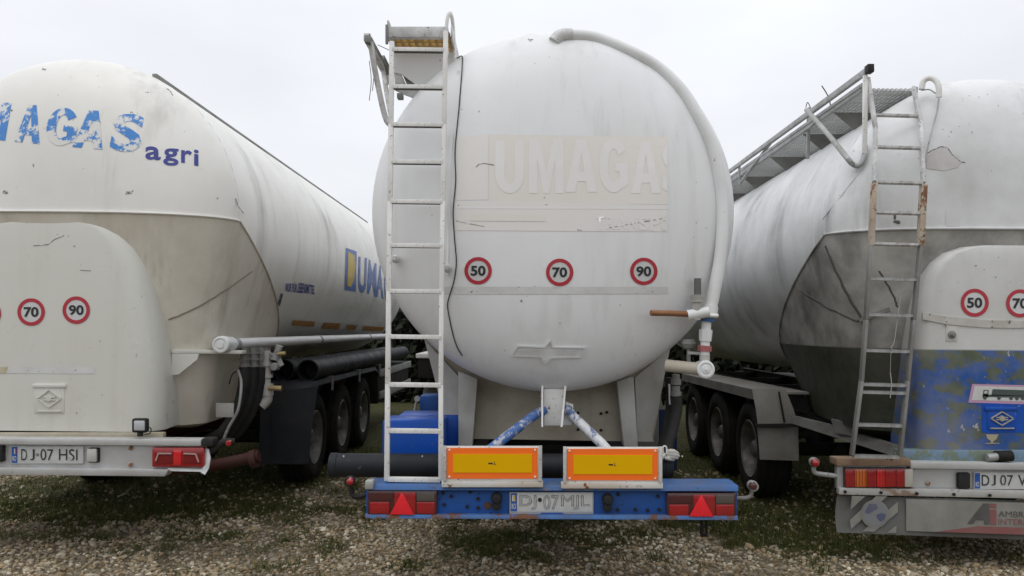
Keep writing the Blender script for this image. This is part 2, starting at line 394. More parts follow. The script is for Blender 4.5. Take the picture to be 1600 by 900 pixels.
lampglass = M('lamp_glass', (.50, .52, .53), .12, coat=.7, dirt=(.38, .39, .39), dirt_amt=.5, dirt_scale=30)
pinkm = M('pink_sticker_edge', (.52, .30, .44), .5)
flapprint = M('flap_print_white', (.28, .275, .25), .65, spec=.2, dirt=(.16, .15, .13), dirt_amt=.8, dirt_scale=4)
flapred = M('flap_print_red', (.24, .08, .075), .6, dirt=(.2, .13, .12), dirt_amt=.7, dirt_scale=10)
flapblack = M('flap_print_dark', (.075, .075, .07), .6, dirt=(.14, .13, .12), dirt_amt=.6, dirt_scale=9)
flapblue = M('flap_print_blue', (.07, .085, .16), .6, dirt=(.14, .14, .15), dirt_amt=.7, dirt_scale=9)
peelm = M('peeled_primer', (.46, .435, .42), .6, dirt=(.56, .55, .53), dirt_amt=.9, dirt_scale=9)

# ------------------------------------------------------------------ ground
def blob(x, y, cx, cy, rx, ry): return max(0.0, 1 - ((x - cx) / rx) ** 2 - ((y - cy) / ry) ** 2)
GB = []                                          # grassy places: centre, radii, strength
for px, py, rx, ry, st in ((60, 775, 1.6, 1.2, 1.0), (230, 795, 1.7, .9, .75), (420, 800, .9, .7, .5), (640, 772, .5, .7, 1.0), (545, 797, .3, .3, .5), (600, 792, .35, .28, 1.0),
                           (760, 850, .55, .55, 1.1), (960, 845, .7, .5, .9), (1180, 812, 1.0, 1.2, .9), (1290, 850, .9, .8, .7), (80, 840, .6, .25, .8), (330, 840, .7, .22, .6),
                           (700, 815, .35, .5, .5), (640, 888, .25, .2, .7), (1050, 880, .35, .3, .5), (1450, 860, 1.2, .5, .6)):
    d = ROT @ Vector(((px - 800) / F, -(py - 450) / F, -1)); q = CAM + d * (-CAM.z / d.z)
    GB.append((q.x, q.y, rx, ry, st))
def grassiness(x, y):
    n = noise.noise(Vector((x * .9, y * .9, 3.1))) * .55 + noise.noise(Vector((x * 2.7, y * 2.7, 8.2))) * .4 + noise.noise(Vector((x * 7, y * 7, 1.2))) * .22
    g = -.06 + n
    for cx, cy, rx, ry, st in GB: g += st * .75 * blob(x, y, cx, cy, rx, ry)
    for xc_, hw, yy in ((-3.6, 1.35, 7.0), (.2, .95, 6.3), (3.7, 1.4, 6.6)): g += .55 * min(1, max(0, (y - yy) / 1.0)) * min(1, max(0, (hw + .25 - abs(x - xc_)) / .5))  # more grass under each trailer, also darkening that ground in place of shade
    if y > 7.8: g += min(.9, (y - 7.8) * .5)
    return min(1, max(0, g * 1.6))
def gh(x, y):
    return .018 * noise.noise(Vector((x * .7, y * .7, 0))) + .01 * noise.noise(Vector((x * 2.3, y * 2.3, 5)))
def axisvals(lo, hi, step, far):
    v = list(np.arange(lo, hi + 1e-6, step)); a = [-far, -far / 4, lo - 40, lo - 12, lo - 4, lo - 1]; b = [hi + 1, hi + 4, hi + 12, hi + 40, far / 4, far]
    return sorted(a + v + b)
gx, gy = axisvals(-8, 8, .08, 400), axisvals(3.5, 15, .08, 400)
gverts = [(x, y, gh(x, y) if abs(x) < 12 and abs(y) < 25 else 0) for y in gy for x in gx]
nx = len(gx)
gfaces = [(j * nx + i, j * nx + i + 1, (j + 1) * nx + i + 1, (j + 1) * nx + i) for j in range(len(gy) - 1) for i in range(nx - 1)]
gm = bpy.data.meshes.new('ground'); gm.from_pydata(gverts, [], gfaces); gm.shade_smooth()
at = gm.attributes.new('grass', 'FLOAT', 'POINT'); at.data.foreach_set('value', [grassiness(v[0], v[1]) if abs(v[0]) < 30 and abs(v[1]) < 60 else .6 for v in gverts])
ground = bpy.data.objects.new('ground', gm); COL.objects.link(ground); ground['kind'] = 'structure'
gmat = bpy.data.materials.new('gravel_soil'); gmat.use_nodes = True; N, L = gmat.node_tree.nodes, gmat.node_tree.links
b = N['Principled BSDF']; tc = N.new('ShaderNodeTexCoord'); a_ = N.new('ShaderNodeAttribute'); a_.attribute_name = 'grass'
vo = N.new('ShaderNodeTexVoronoi'); vo.inputs['Scale'].default_value = 34; L.new(tc.outputs['Object'], vo.inputs['Vector'])
cr = N.new('ShaderNodeValToRGB'); L.new(vo.outputs['Color'], cr.inputs[0])
cr.color_ramp.elements[0].color = (.085, .068, .044, 1); cr.color_ramp.elements[1].color = (.27, .225, .155, 1)
nz = N.new('ShaderNodeTexNoise'); nz.inputs['Scale'].default_value = 14; nz.inputs['Detail'].default_value = 8; L.new(tc.outputs['Object'], nz.inputs['Vector'])
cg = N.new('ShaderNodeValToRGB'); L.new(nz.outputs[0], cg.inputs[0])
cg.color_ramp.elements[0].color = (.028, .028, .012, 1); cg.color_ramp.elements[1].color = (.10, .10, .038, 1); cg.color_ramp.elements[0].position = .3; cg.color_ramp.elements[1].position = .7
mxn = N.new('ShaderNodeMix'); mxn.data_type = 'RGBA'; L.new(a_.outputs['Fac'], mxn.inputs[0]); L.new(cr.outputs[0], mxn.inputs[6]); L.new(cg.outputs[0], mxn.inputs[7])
L.new(mxn.outputs[2], b.inputs['Base Color']); b.inputs['Roughness'].default_value = .95; b.inputs['Specular IOR Level'].default_value = .2
bp = N.new('ShaderNodeBump'); bp.inputs['Distance'].default_value = .02; bp.inputs['Strength'].default_value = .9; bp.invert = True
L.new(vo.outputs['Distance'], bp.inputs['Height']); L.new(bp.outputs[0], b.inputs['Normal'])
gm.materials.append(gmat)

# gravel: real stones
rng = np.random.default_rng(3)
def bulk(name, V, Fc, mat):
    me = bpy.data.meshes.new(name); me.from_pydata(V, [], Fc); me.materials.append(mat)
    o = bpy.data.objects.new(name, me); COL.objects.link(o); o['kind'] = 'stuff'; return o
tb = bmesh.new(); bmesh.ops.create_icosphere(tb, subdivisions=1, radius=1)
IV = np.array([v.co[:] for v in tb.verts]); IF = np.array([[v.index for v in f.verts] for f in tb.faces]); tb.free()
pts = []
for cnt, x0, x1, y0, y1, smin, smax in ((26000, -5.2, 5.2, 5.1, 7.2, .005, .018), (16000, -6, 6, 7.2, 9.6, .008, .021)):
    k = 0
    while k < cnt:
        x, y = random.uniform(x0, x1), random.uniform(y0, y1); k += 1
        if abs(x) > y * .72 + .3: continue
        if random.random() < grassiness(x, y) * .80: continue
        pts.append((x, y, random.uniform(smin, smax) * random.choice((1, 1, 1, 1, 1, 1, 1, 1.5, 1.2, 1.9 if random.random() < .3 else 1))))
pts = np.array(pts); n = len(pts)
V = IV[None] * (1 + rng.uniform(-.28, .28, (n, 12, 1)))
V = V * np.stack([rng.uniform(.8, 1.35, n), rng.uniform(.7, 1.1, n), rng.uniform(.45, .8, n)], 1)[:, None, :] * pts[:, 2][:, None, None]
a = rng.uniform(0, 6.28, n); t = rng.uniform(-.5, .5, n)
ct, st_ = np.cos(t)[:, None], np.sin(t)[:, None]; ca, sa = np.cos(a)[:, None], np.sin(a)[:, None]
x, y, z = V[..., 0], V[..., 1], V[..., 2]
x, z = x * ct - z * st_, x * st_ + z * ct
x, y = x * ca - y * sa, x * sa + y * ca
zb = np.array([gh(p[0], p[1]) for p in pts])
V = np.stack([x + pts[:, 0][:, None], y + pts[:, 1][:, None], z + (zb + pts[:, 2] * .28)[:, None]], -1).reshape(-1, 3)
Fc = (IF[None] + (np.arange(n) * 12)[:, None, None]).reshape(-1, 3)
smat = bpy.data.materials.new('gravel_stone'); smat.use_nodes = True; N, L = smat.node_tree.nodes, smat.node_tree.links
b = N['Principled BSDF']; ge = N.new('ShaderNodeNewGeometry'); cr = N.new('ShaderNodeValToRGB'); L.new(ge.outputs['Random Per Island'], cr.inputs[0])
cr.color_ramp.interpolation = 'LINEAR'; e = cr.color_ramp.elements; e[0].color = (.17, .125, .07, 1); e[1].color = (.64, .585, .47, 1)
q = e.new(.35); q.color = (.36, .275, .165, 1); q = e.new(.6); q.color = (.29, .255, .20, 1); q = e.new(.85); q.color = (.43, .365, .26, 1)
tc = N.new('ShaderNodeTexCoord'); nz = N.new('ShaderNodeTexNoise'); nz.inputs['Scale'].default_value = 60; L.new(tc.outputs['Object'], nz.inputs['Vector'])
mr = N.new('ShaderNodeMapRange'); mr.inputs[3].default_value = .7; mr.inputs[4].default_value = 1.2; L.new(nz.outputs[0], mr.inputs[0])
vm = N.new('ShaderNodeVectorMath'); vm.operation = 'SCALE'; L.new(cr.outputs[0], vm.inputs[0]); L.new(mr.outputs[0], vm.inputs['Scale'])
nz2 = N.new('ShaderNodeTexNoise'); nz2.inputs['Scale'].default_value = .9; nz2.inputs['Detail'].default_value = 4; L.new(tc.outputs['Object'], nz2.inputs['Vector'])
mr2 = N.new('ShaderNodeMapRange'); mr2.inputs[1].default_value = .35; mr2.inputs[2].default_value = .65; mr2.inputs[3].default_value = .62; mr2.inputs[4].default_value = 1.5; L.new(nz2.outputs[0], mr2.inputs[0])
vm2 = N.new('ShaderNodeVectorMath'); vm2.operation = 'SCALE'; L.new(vm.outputs[0], vm2.inputs[0]); L.new(mr2.outputs[0], vm2.inputs['Scale'])
L.new(vm2.outputs[0], b.inputs['Base Color']); b.inputs['Roughness'].default_value = .9; b.inputs['Specular IOR Level'].default_value = .2
bulk('gravel', V.tolist(), Fc.tolist(), smat)

# grass blades
gp = []
for cnt, x0, x1, y0, y1 in ((90000, -5.4, 5.4, 5.1, 7.4), (50000, -6.5, 6.5, 7.4, 11)):
    for _ in range(cnt):
        x, y = random.uniform(x0, x1), random.uniform(y0, y1)
        if abs(x) > y * .72 + .3: continue
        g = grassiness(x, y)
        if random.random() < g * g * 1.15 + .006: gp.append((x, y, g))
tufts = []
for _ in range(420):
    x, y = random.uniform(-5, 5), random.uniform(5.15, 9)
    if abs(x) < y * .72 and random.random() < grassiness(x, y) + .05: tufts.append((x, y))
for tx, ty in tufts:
    rr_ = random.uniform(.02, .07)
    for _ in range(random.randint(25, 70)): gp.append((tx + random.gauss(0, rr_), ty + random.gauss(0, rr_), random.uniform(.9, 1.8)))
GV, GF = [], []
for x, y, g in gp:
    h = random.uniform(.015, .05) * (.55 + .9 * g); a = random.uniform(0, 6.28); wd = random.uniform(.0018, .0036); z = gh(x, y) - .004
    lx, ly = random.gauss(0, .5) * h, random.gauss(0, .5) * h; cx, sx = math.cos(a) * wd, math.sin(a) * wd; k = len(GV)
    GV += [(x - cx, y - sx, z), (x + cx, y + sx, z), (x + lx * .4 + cx * .7, y + ly * .4 + sx * .7, z + h * .6), (x + lx * .4 - cx * .7, y + ly * .4 - sx * .7, z + h * .6), (x + lx, y + ly, z + h)]
    GF += [(k, k + 1, k + 2, k + 3), (k + 3, k + 2, k + 4)]
grm = bpy.data.materials.new('grass_blade'); grm.use_nodes = True; N, L = grm.node_tree.nodes, grm.node_tree.links
b = N['Principled BSDF']; ge = N.new('ShaderNodeNewGeometry'); cr = N.new('ShaderNodeValToRGB'); L.new(ge.outputs['Random Per Island'], cr.inputs[0])
e = cr.color_ramp.elements; e[0].color = (.030, .045, .010, 1); e[1].color = (.17, .15, .055, 1); q = e.new(.6); q.color = (.075, .092, .020, 1)
L.new(cr.outputs[0], b.inputs['Base Color']); b.inputs['Roughness'].default_value = .7; b.inputs['Specular IOR Level'].default_value = .2
bulk('grass', GV, GF, grm)

# added hedges that block low sky: one beyond the trailers, one behind the camera
HV, HF = [], []
def added_hedge_row(n, xw, yc, half, h, rmin, rmax):
    for _ in range(n):
        x = random.uniform(-xw, xw); y = yc + random.uniform(-half, half); top = h * (1 + .16 * noise.noise(Vector((x * .5, yc, 2))) + .1 * noise.noise(Vector((x * 1.9, yc, 7))))
        z = top * random.random(); r = random.uniform(rmin, rmax); n_ = Vector((random.gauss(0, 1), random.gauss(0, 1), random.gauss(0, 1))).normalized(); u_ = n_.orthogonal().normalized() * r; v_ = n_.cross(u_); c_ = Vector((x, y, z)); k = len(HV)
        HV.extend([tuple(c_ - u_), tuple(c_ - v_ * .5), tuple(c_ + u_), tuple(c_ + v_ * .5)]); HF.append((k, k + 1, k + 2, k + 3))
added_hedge_row(42000, 14, 18.5, .8, 2.1, .10, .18)  # made-up row that darkens the gaps beyond the trailers
added_hedge_row(16000, 30, -8.5, 1.0, 2.4, .12, .22)  # unseen row behind the camera, added to shade the lower surfaces
k = len(HV)
hm = bpy.data.materials.new('added_hedge_leaf'); hm.use_nodes = True; N, L = hm.node_tree.nodes, hm.node_tree.links
b = N['Principled BSDF']; ge = N.new('ShaderNodeNewGeometry'); cr = N.new('ShaderNodeValToRGB'); L.new(ge.outputs['Random Per Island'], cr.inputs[0])
cr.color_ramp.elements[0].color = (.006, .009, .004, 1); cr.color_ramp.elements[1].color = (.028, .032, .014, 1); L.new(cr.outputs[0], b.inputs['Base Color']); b.inputs['Roughness'].default_value = .9
bulk('added_hedge', HV, HF, hm)

# ------------------------------------------------------------------ shared pieces
def wheel_set(root, xface, side, ys, R=.5):
    """side +1: outer face looks to +X. Each wheel > tyre, rim."""
    ax = (side, 0, 0)
    mb = MB()
    mb.lathe([(-.30, .27), (-.31, .40), (-.29, .475), (-.25, .495), (-.235, .5), (-.225, .484), (-.205, .484), (-.195, .5), (-.155, .5), (-.145, .484), (-.125, .484), (-.115, .5),
              (-.075, .5), (-.065, .484), (-.045, .484), (-.035, .497), (-.02, .485), (0, .45), (.008, .41), (.006, .34), (-.012, .30), (-.03, .285)], (0, 0, 0), ax, 40)
    tyre = pmesh('tyre', mb, tyrem)
    mb = MB().lathe([(-.012, .297), (-.004, .288), (-.02, .272), (-.12, .255), (-.165, .235), (-.16, .20), (-.13, .16), (-.125, .11)], (0, 0, 0), ax, 40)
    rim = pmesh('rim', mb, rimm)
    mb = MB().lathe([(-.12, .112), (-.09, .10), (-.06, .085), (-.04, .065), (-.036, .04), (-.035, 0)], (0, 0, 0), ax, 24)
    for k in range(10):
        an = 2 * math.pi * k / 10
        mb.lathe([(-.135, .014), (-.105, .014), (-.103, 0)], (0, math.cos(an) * .138, math.sin(an) * .138), ax, 6)
    hub = pmesh('wheel', mb, rimm)
    for y in ys:
        w_ = piece('wheel', hub, root, (xface, y, R - .012), (random.uniform(0, 6), 0, 0))
        for nm, me in (('tyre', tyre), ('rim', rim)):
            o = bpy.data.objects.new(nm, me); COL.objects.link(o); o.parent = w_

def running_gear(root, xc, ys, mat, y0, y1, z0=.78, z1=1.05):
    for s in (-1, 1):
        mb = MB().box(xc + s * .5 - .05, xc + s * .5 + .05, y0, y1, z0, z0 + .02).box(xc + s * .5 - .006, xc + s * .5 + .006, y0, y1, z0 + .02, z1 - .02).box(xc + s * .5 - .05, xc + s * .5 + .05, y0, y1, z1 - .02, z1)
        build('chassis_rail', mb, mat, root)
    for y in ys:
        build('axle', MB().tube([(xc - 1.0, y, .49), (xc + 1.0, y, .49)], .07, 12), chassis, root)
        for s in (-1, 1): build('air_spring', MB().lathe([(0, .10), (.02, .14), (.10, .145), (.2, .12), (.22, 0)], (xc + s * .5, y + .22, .5), (0, 0, 1), 16), black, root)
    for y in np.arange(y0 + .4, y1, 1.6): build('cross_member', MB().box(xc - .494, xc + .494, y, y + .08, z0 + .04, z1 - .04), mat, root)

def speed_sticker(root, px, py, Y, rpx, num, surf):
    """surf(px,py,lift)"""
    c = P(px, py, Y); r = rpx * Y / F
    def ring(ri, ro, lift, n=32):
        mb = MB(); o = []; i = []
        for k in range(n):
            a = 2 * math.pi * k / n
            o.append(mb.bm.verts.new(surf(px + math.cos(a) * ro, py + math.sin(a) * ro, lift)))
            if ri: i.append(mb.bm.verts.new(surf(px + math.cos(a) * ri, py + math.sin(a) * ri, lift)))
        if ri:
            for k in range(n): mb.bm.faces.new((o[k], o[(k + 1) % n], i[(k + 1) % n], i[k]))
        else:
            ce = mb.bm.verts.new(surf(px, py, lift))
            for k in range(n): mb.bm.faces.new((o[k], o[(k + 1) % n], ce))
        return mb
    st = build('speed_sticker', ring(0, rpx, .002), signwhite, root, f'round red-edged sticker reading {num}', ang=0, recalc=False)
    build('red_ring', ring(rpx * .74, rpx * 1.0, .004), signred, st, ang=0, recalc=False)
    hw, hh = rpx * .54, rpx * .37
    decal('numeral', text_bm(num, .03), rectq(px - hw, py - hh, px + hw, py + hh), lambda a, b: surf(a, b, .005), inkblack, st)
    return st

def number_plate(root, quadpx, Y, txt, split, ink, outline=0, flag=None, txt2=None):
    a, b_, c, d = quadpx
    pl = build('number_plate', MB().pbox(a, b_, c, d, Y, .012, .003), platewhite, root, f'number plate reading {txt}')
    bw = (c - a) * split
    lf = plane(Y - .002); l2 = plane(Y - .004)
    decal('country_band', unit_rect(), rectq(a + 1, b_ + 1.2, a + bw, d - 1.2), lf, plateblue, pl)
    h = d - b_
    decal('country_code', text_bm('RO', .02), rectq(a + 2.5, b_ + h * .56, a + bw - 1.5, b_ + h * .85), l2, platewhite, pl)
    if flag == 'yellow':
        decal('flag_print', unit_rect(), rectq(a + 3, b_ + 4, a + bw - 2.5, b_ + h * .45), l2, platewhite, pl)
        decal('flag_print', unit_rect(), rectq(a + 5.5, b_ + 4.5, a + bw - 2.5, b_ + h * .43), plane(Y - .005), logoyel, pl)
    elif flag == 'tri':
        x0, x1 = a + 3, a + bw - 1.5
        for k, mm in enumerate((plateblue, platewhite, signred)):
            decal('flag_print', unit_rect(), rectq(x0 + (x1 - x0) * k / 3, b_ + 4, x0 + (x1 - x0) * (k + 1) / 3, b_ + h * .45), l2, mm, pl)
    return pl, lf, l2, a + bw, h

# ------------------------------------------------------------------ middle tanker
X2, Z2, R2, YR2, D2 = .215, 2.553, 1.288, 5.46, .43
t2 = thing('tanker_trailer', (X2, 8, 0), 'white tank trailer with blue bumper and two orange marker boards, in the middle', 'tanker trailer', 'tank trailers parked side by side')

def prof(q): return (max(0.0, 1 - q ** 2.8)) ** .5
def head2(x, z):
    q = min(1.0, math.hypot(x - X2, z - Z2) / R2); return YR2 - D2 * prof(q)
def on_head(f, px, py, lo, hi, lift=.003):
    for _ in range(40):
        m_ = (lo + hi) / 2; p = P(px, py, m_)
        if m_ < f(p.x, p.z): lo = m_
        else: hi = m_
    p = P(px, py, hi - lift); return p
def s2(px, py, lift=.003): return on_head(head2, px, py, 4.6, YR2 + .05, lift)

qs = [math.sin(math.pi / 2 * k / 40) for k in range(41)]
prf = [(-D2 * prof(q), q * R2) for q in qs] + [(.02, R2), (2.2, R2), (2.21, R2 + .004), (2.23, R2 + .004), (2.24, R2), (4.6, R2), (4.61, R2 + .004), (4.63, R2 + .004), (4.64, R2), (7.8, R2)] + \
      [(7.8 + D2 * prof(q), q * R2) for q in qs[::-1]]
build('tank', MB().lathe(prf, (X2, YR2, Z2), (0, 1, 0), 96), tankwhite, t2, ang=50)

# ghost of the old sign on the head
decal('faded_panel', unit_rect(), [(764, 210), (1043, 214), (1043, 319), (764, 318)], lambda a, b: s2(a, b, .0015), ghosttan, t2, 16, 8, 'tan ghost of a removed sign')
decal('faded_panel', unit_rect(), [(712, 214), (763, 210), (763, 312), (712, 313)], lambda a, b: s2(a, b, .0015), ghosttan2, t2, 4, 6)
decal('faded_panel', unit_rect(), [(710, 313.5), (1043, 320), (1043, 362), (710, 360)], lambda a, b: s2(a, b, .002), ghosttan2, t2, 16, 3)
decal('faded_line', unit_rect(), [(710, 322), (1043, 324), (1043, 327), (710, 326)], lambda a, b: s2(a, b, .003), ghostlet, t2, 16, 1)
for ch, x0, x1, y0, y1 in (('U', 774, 819, 219, 302), ('M', 826, 881, 217, 302), ('A', 884, 933, 217, 300), ('G', 936, 982, 216, 301), ('A', 986, 1032, 221, 302)):
    decal('faded_letter', heavy(ch), rectq(x0, y0, x1, y1), lambda a, b: s2(a, b, .003), ghostlet, t2, 2, 2)
decal('faded_letter', clip_u(heavy('S'), .2), rectq(1034, 221, 1079, 302), lambda a, b: s2(a, b, .003), ghostlet, t2)
for i, ch in enumerate('TRANSPORT'):
    u = 930 + i * 17.2
    if u < 1036: decal('faded_letter', text_bm(ch, .02), rectq(u, 337 + i * .4, min(u + 14.5, 1042), 358 + i * .4), lambda a, b: s2(a, b, .004), ghostlet, t2, 2, 2)
decal('faded_bar', unit_rect(), [(735, 334), (852, 335), (852, 346), (735, 345)], lambda a, b: s2(a, b, .004), M('ghost_bar', (.79, .765, .71), .42, dirt=(.74, .71, .65), dirt_amt=.6, dirt_scale=3), t2, 8, 1)
decal('tape_residue', unit_rect(), [(694, 448), (1044, 448), (1044, 459), (694, 460)], lambda a, b: s2(a, b, .0025), tapegrey, t2, 20, 1)
for x, y, nnum in ((747, 423, '50'), (874.5, 425.5, '70'), (1006, 424, '90')):
    speed_sticker(t2, x, y, 5.05, 21.5, nnum, s2)
# scratches and scuffs in the paint
def scuff(root, pts, r, surf, mat=scratch):
    build('scratch', MB().tube([surf(a, b, r * .2) for a, b in pts], r, 5), mat, root)
scuff(t2, [(744, 261), (748, 257), (756, 255), (772, 258)], .0035, s2)
scuff(t2, [(712, 345), (735, 350), (757, 354)], .003, s2)
scuff(t2, [(952, 356), (985, 350), (1010, 346), (1040, 340)], .0035, s2)
scuff(t2, [(902, 359), (909, 359.5)], .004, s2)
def marks(root, items, surf, name='scuff_mark', mat=grimem):
    for x, y, wd, h in items:
        wd *= .8; h *= .75; k = 11; pp = [(.5 + .5 * math.cos(6.283 * i / k) * random.uniform(.25, 1), .5 + .5 * math.sin(6.283 * i / k) * random.uniform(.25, 1)) for i in range(k)]
        decal(name, unit_poly(pp), rectq(x - wd / 2, y - h / 2, x + wd / 2, y + h / 2), surf, mat, root)
marks(t2, [(828, 62, 14, 8), (836, 99, 5, 4), (748, 174, 5, 4), (851, 309, 5, 4), (716, 322, 4, 10), (815, 470, 7, 6), (789, 548, 4, 3), (1122, 247, 5, 12), (693, 345, 4, 14), (853, 320, 8, 4), (875, 505, 4, 4), (808, 431, 4, 3), (957, 290, 4, 3)], lambda a, b: s2(a, b, .002), mat=scratch)
# embossed maker badge: a slanted bar crossed by a star
bd = [(.08, .73), (.445, .68), (.53, .93), (.555, .68), (1.0, .66), (.93, .30), (.55, .28), (.45, .05), (.40, .31), (0, .36)]
bq = rectq(798, 528, 916, 573)
def badge_pt(u, t, lift): return s2(798 + 118 * u, 573 - 45 * t, lift)
mb = MB()
mb.grid([[badge_pt(u, t, .004) for u, t in bd + bd[:1]], [badge_pt(u, t, .014) for u, t in bd + bd[:1]], [badge_pt(.5 + (u - .5) * .96, .5 + (t - .5) * .82, .014) for u, t in bd + bd[:1]], [badge_pt(.5 + (u - .5) * .95, .5 + (t - .5) * .80, .006) for u, t in bd + bd[:1]]])
bdg = build('maker_badge', mb, tankwhite, t2)
mb = MB()
for k in range(9):
    for u0 in (.10, .58):
        u = u0 + k * .034
        mb.hexa([badge_pt(u, .42, .003), badge_pt(u + .018, .42, .003), badge_pt(u + .018, .42, .008), badge_pt(u, .42, .008), badge_pt(u + .01, .58, .003), badge_pt(u + .028, .58, .003), badge_pt(u + .028, .58, .008), badge_pt(u + .01, .58, .008)])
o = build('relief', mb, tankwhite, bdg); o['kind'] = 'stuff'

# vent pipe round the rim
def hp(px, py, off): p = s2(px, py, 0); return p + Vector((0, -off, 0))
prx = [(866, 64), (876, 56), (893, 55), (933, 60), (990, 83), (1030, 107), (1064, 140), (1090, 180), (1109, 220), (1121, 262), (1128, 310), (1129, 355), (1125, 405), (1116, 455), (1108, 492)]
pp = []
for i, (a, b_) in enumerate(prx):
    q = s2(a, b_, 0); pp.append(P(a, b_, min(5.34 if b_ > 70 else 5.38, q.y - .03, 5.20 if i > 10 else 9)))
pp[0] = s2(866, 66, -.02)
vp = build('vent_pipe', MB().tube(spline(pp, 8), .042, 18), pipewhite, t2)
build('pipe_elbow', MB().tube(spline([pp[0], pp[1], pp[2]], 6), .047, 16), wornwhite, vp, 'scuffed elbow of the vent pipe')
build('pipe_collar', MB().tube([P(1110, 478, 5.20), P(1107, 495, 5.20)], .055, 16), pipewhite, vp)
build('pipe_clip', MB().tube([P(1129, 352, 5.34), P(1129, 359, 5.34)], .048, 16), pipewhite, vp)
# valve group at the foot of the pipe
def seg(a, b_, r, Y, n=16, Y2=None): return MB().tube([P(*a, Y), P(*b_, Y2 or Y)], r * Y / F, n)
va = build('valve_manifold', seg((1107, 487), (1074, 493), 8.5, 5.14), pipewhite, t2)
build('threaded_stub', seg((1090, 435), (1090, 461), 5.5, 5.14), M('threaded_steel', (.13, .13, .125), .55, .3, bump=.2, bump_scale=90), va)
mb = seg((1089, 461), (1089, 472), 9.5, 5.14)
for q in (461, 463.5, 466): mb.tube([P(1089, q, 5.14), P(1089, q + 1.2, 5.14)], 10.2 * 5.14 / F, 16)
build('union_nut', mb, beigewhite, va)
build('stub_neck', seg((1089, 472), (1088, 500), 7, 5.14), beigewhite, va)
build('rusty_pipe', MB().tube([P(1017, 489, 5.045), P(1050, 489.5, 5.09), P(1078, 491, 5.14)], 4.4 * 5.3 / F, 14), copper, va)
build('nipple', seg((1107, 493), (1122, 493.5), 3, 5.14, 10), whitemetal, va)
build('blue_flange', seg((1105, 497), (1104.6, 502.5), 11.5, 5.20, 20), bluerail, va)
mb = seg((1104, 502), (1103, 517), 7.5, 5.20).tube([P(1103, 515, 5.20), P(1102.6, 521, 5.20), P(1102, 533, 5.20)], [10.5 * 5.20 / F, 10.5 * 5.20 / F, 9.5 * 5.20 / F], 8)
mb.tube([P(1102, 533, 5.20), P(1101, 556, 5.20)], 7.4 * 5.20 / F, 14)
build('coupling', mb, pipewhite, va)
build('red_band', seg((1101.3, 540), (1100.8, 549), 10.5, 5.20, 6), redvalve, va)
build('lever', MB().bar(P(1075, 551, 5.20), P(1108, 553, 5.20), .018, .018), galv, va)
mb = seg((1101, 554), (1101, 577), 8, 5.20); build('down_pipe', mb, beigewhite, va)
mb = MB().lathe([(.16, .05), (.02, .055), (.0, .060), (-.012, .058), (-.016, .046), (-.010, .042), (-.010, .028), (-.018, .024), (-.018, .012), (-.026, .010), (-.027, 0)], P(1102.5, 577, 5.14), (0, 1, 0), 24)
build('end_cap', mb, pipewhite, va)
build('cross_pipe', seg((1040, 571), (1098, 577), 9.5, 5.28, 16, 5.2), beige, va)
build('stop_cock', MB().tube([P(1076, 566, 5.28), P(1076, 542, 5.28)], .014, 8).lathe([(-.03, .0), (-.03, .035), (.0, .05), (.03, .035), (.03, 0)], P(1076, 537, 5.28), (0, 0, 1), 12), galvdark, va)
mb = MB()
for q, r in ((585, 6), (592, 8), (603, 6.5), (612, 8.5)): mb.tube([P(1056, q, 5.6), P(1056, q + 9, 5.6)], r * 5.6 / F, 12)
build('hose_coupling', mb, galvdark, t2)
mb = MB().tube(spline([P(1056, 618, 5.6), P(1057, 640, 5.6), P(1050, 672, 5.55), P(1040, 705, 5.45), P(1036, 725, 5.45)], 6), .042, 12)
build('hose', mb, black, t2)
build('hose', MB().tube(spline([P(1045, 590, 5.7), P(1047, 630, 5.7), P(1040, 670, 5.7), P(1030, 715, 5.6)], 6), .03, 10), black, t2)
build('rod', MB().tube([P(1046, 600, 5.62), P(1047, 632, 5.62)], .008, 8), whitemetal, t2)
build('blue_side_plate', MB().pbox(1030, 640, 1058, 735, 6.9, .02, .004), M('dark_navy_plate', (.012, .025, .07), .7, spec=.15), t2)

# ladder
def lad2(py): return 4.93 + max(0, (460 - py)) / 420 * .12
la = []
rail_l = [(604.5, 750), (606, 600), (607.5, 455), (609.5, 315), (611, 195), (612.5, 66)]
rail_r = [(689, 750), (689, 600), (690, 455), (692, 315), (694, 195), (696.5, 50)]
mb = MB()
for rl in (rail_l,):
    for (a, b_), (c, d) in zip(rl, rl[1:]): mb.bar(P(a, b_ + 1, lad2(b_)), P(c, d - 1, lad2(d)), .032, .03, (0, 1, 0), .004)
lad = build('ladder', mb, whitemetal, t2)
mb = MB()
for (a, b_), (c, d) in zip(rail_r, rail_r[1:]): mb.bar(P(a, b_ + 1, lad2(b_)), P(c, d - 1, lad2(d)), .03, .03, (0, 1, 0), .004)
build('side_rail', mb, whitemetal, lad)
mb = MB().box(-.5, .5, -.014, .030, -.015, .013, .002)
rung = pmesh('rung', mb, whitemetal)
rung.materials.append(M('rung_shade_and_grime', (.12, .11, .10), .7, spec=.2, dirt=(.05, .045, .04), dirt_amt=.8, dirt_scale=10))  # shade under each rung painted into its bottom faces, mixed with grime
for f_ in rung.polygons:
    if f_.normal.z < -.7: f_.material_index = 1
for yy in (749, 673, 601, 526, 455, 383.5, 315, 253, 195, 136, 78):
    t_ = (750 - yy) / 700
    pl_, pr_ = P(606 + 6 * t_ + 1, yy - .4, lad2(yy)), P(689 + 6.5 * t_ - 1, yy + .6, lad2(yy))
    o = piece('rung', rung, lad, (pl_ + pr_) / 2 + Vector((0, -.004, 0)), (0, math.atan2(pl_.z - pr_.z, pr_.x - pl_.x), 0), ((pr_ - pl_).length, 1, 1.0))
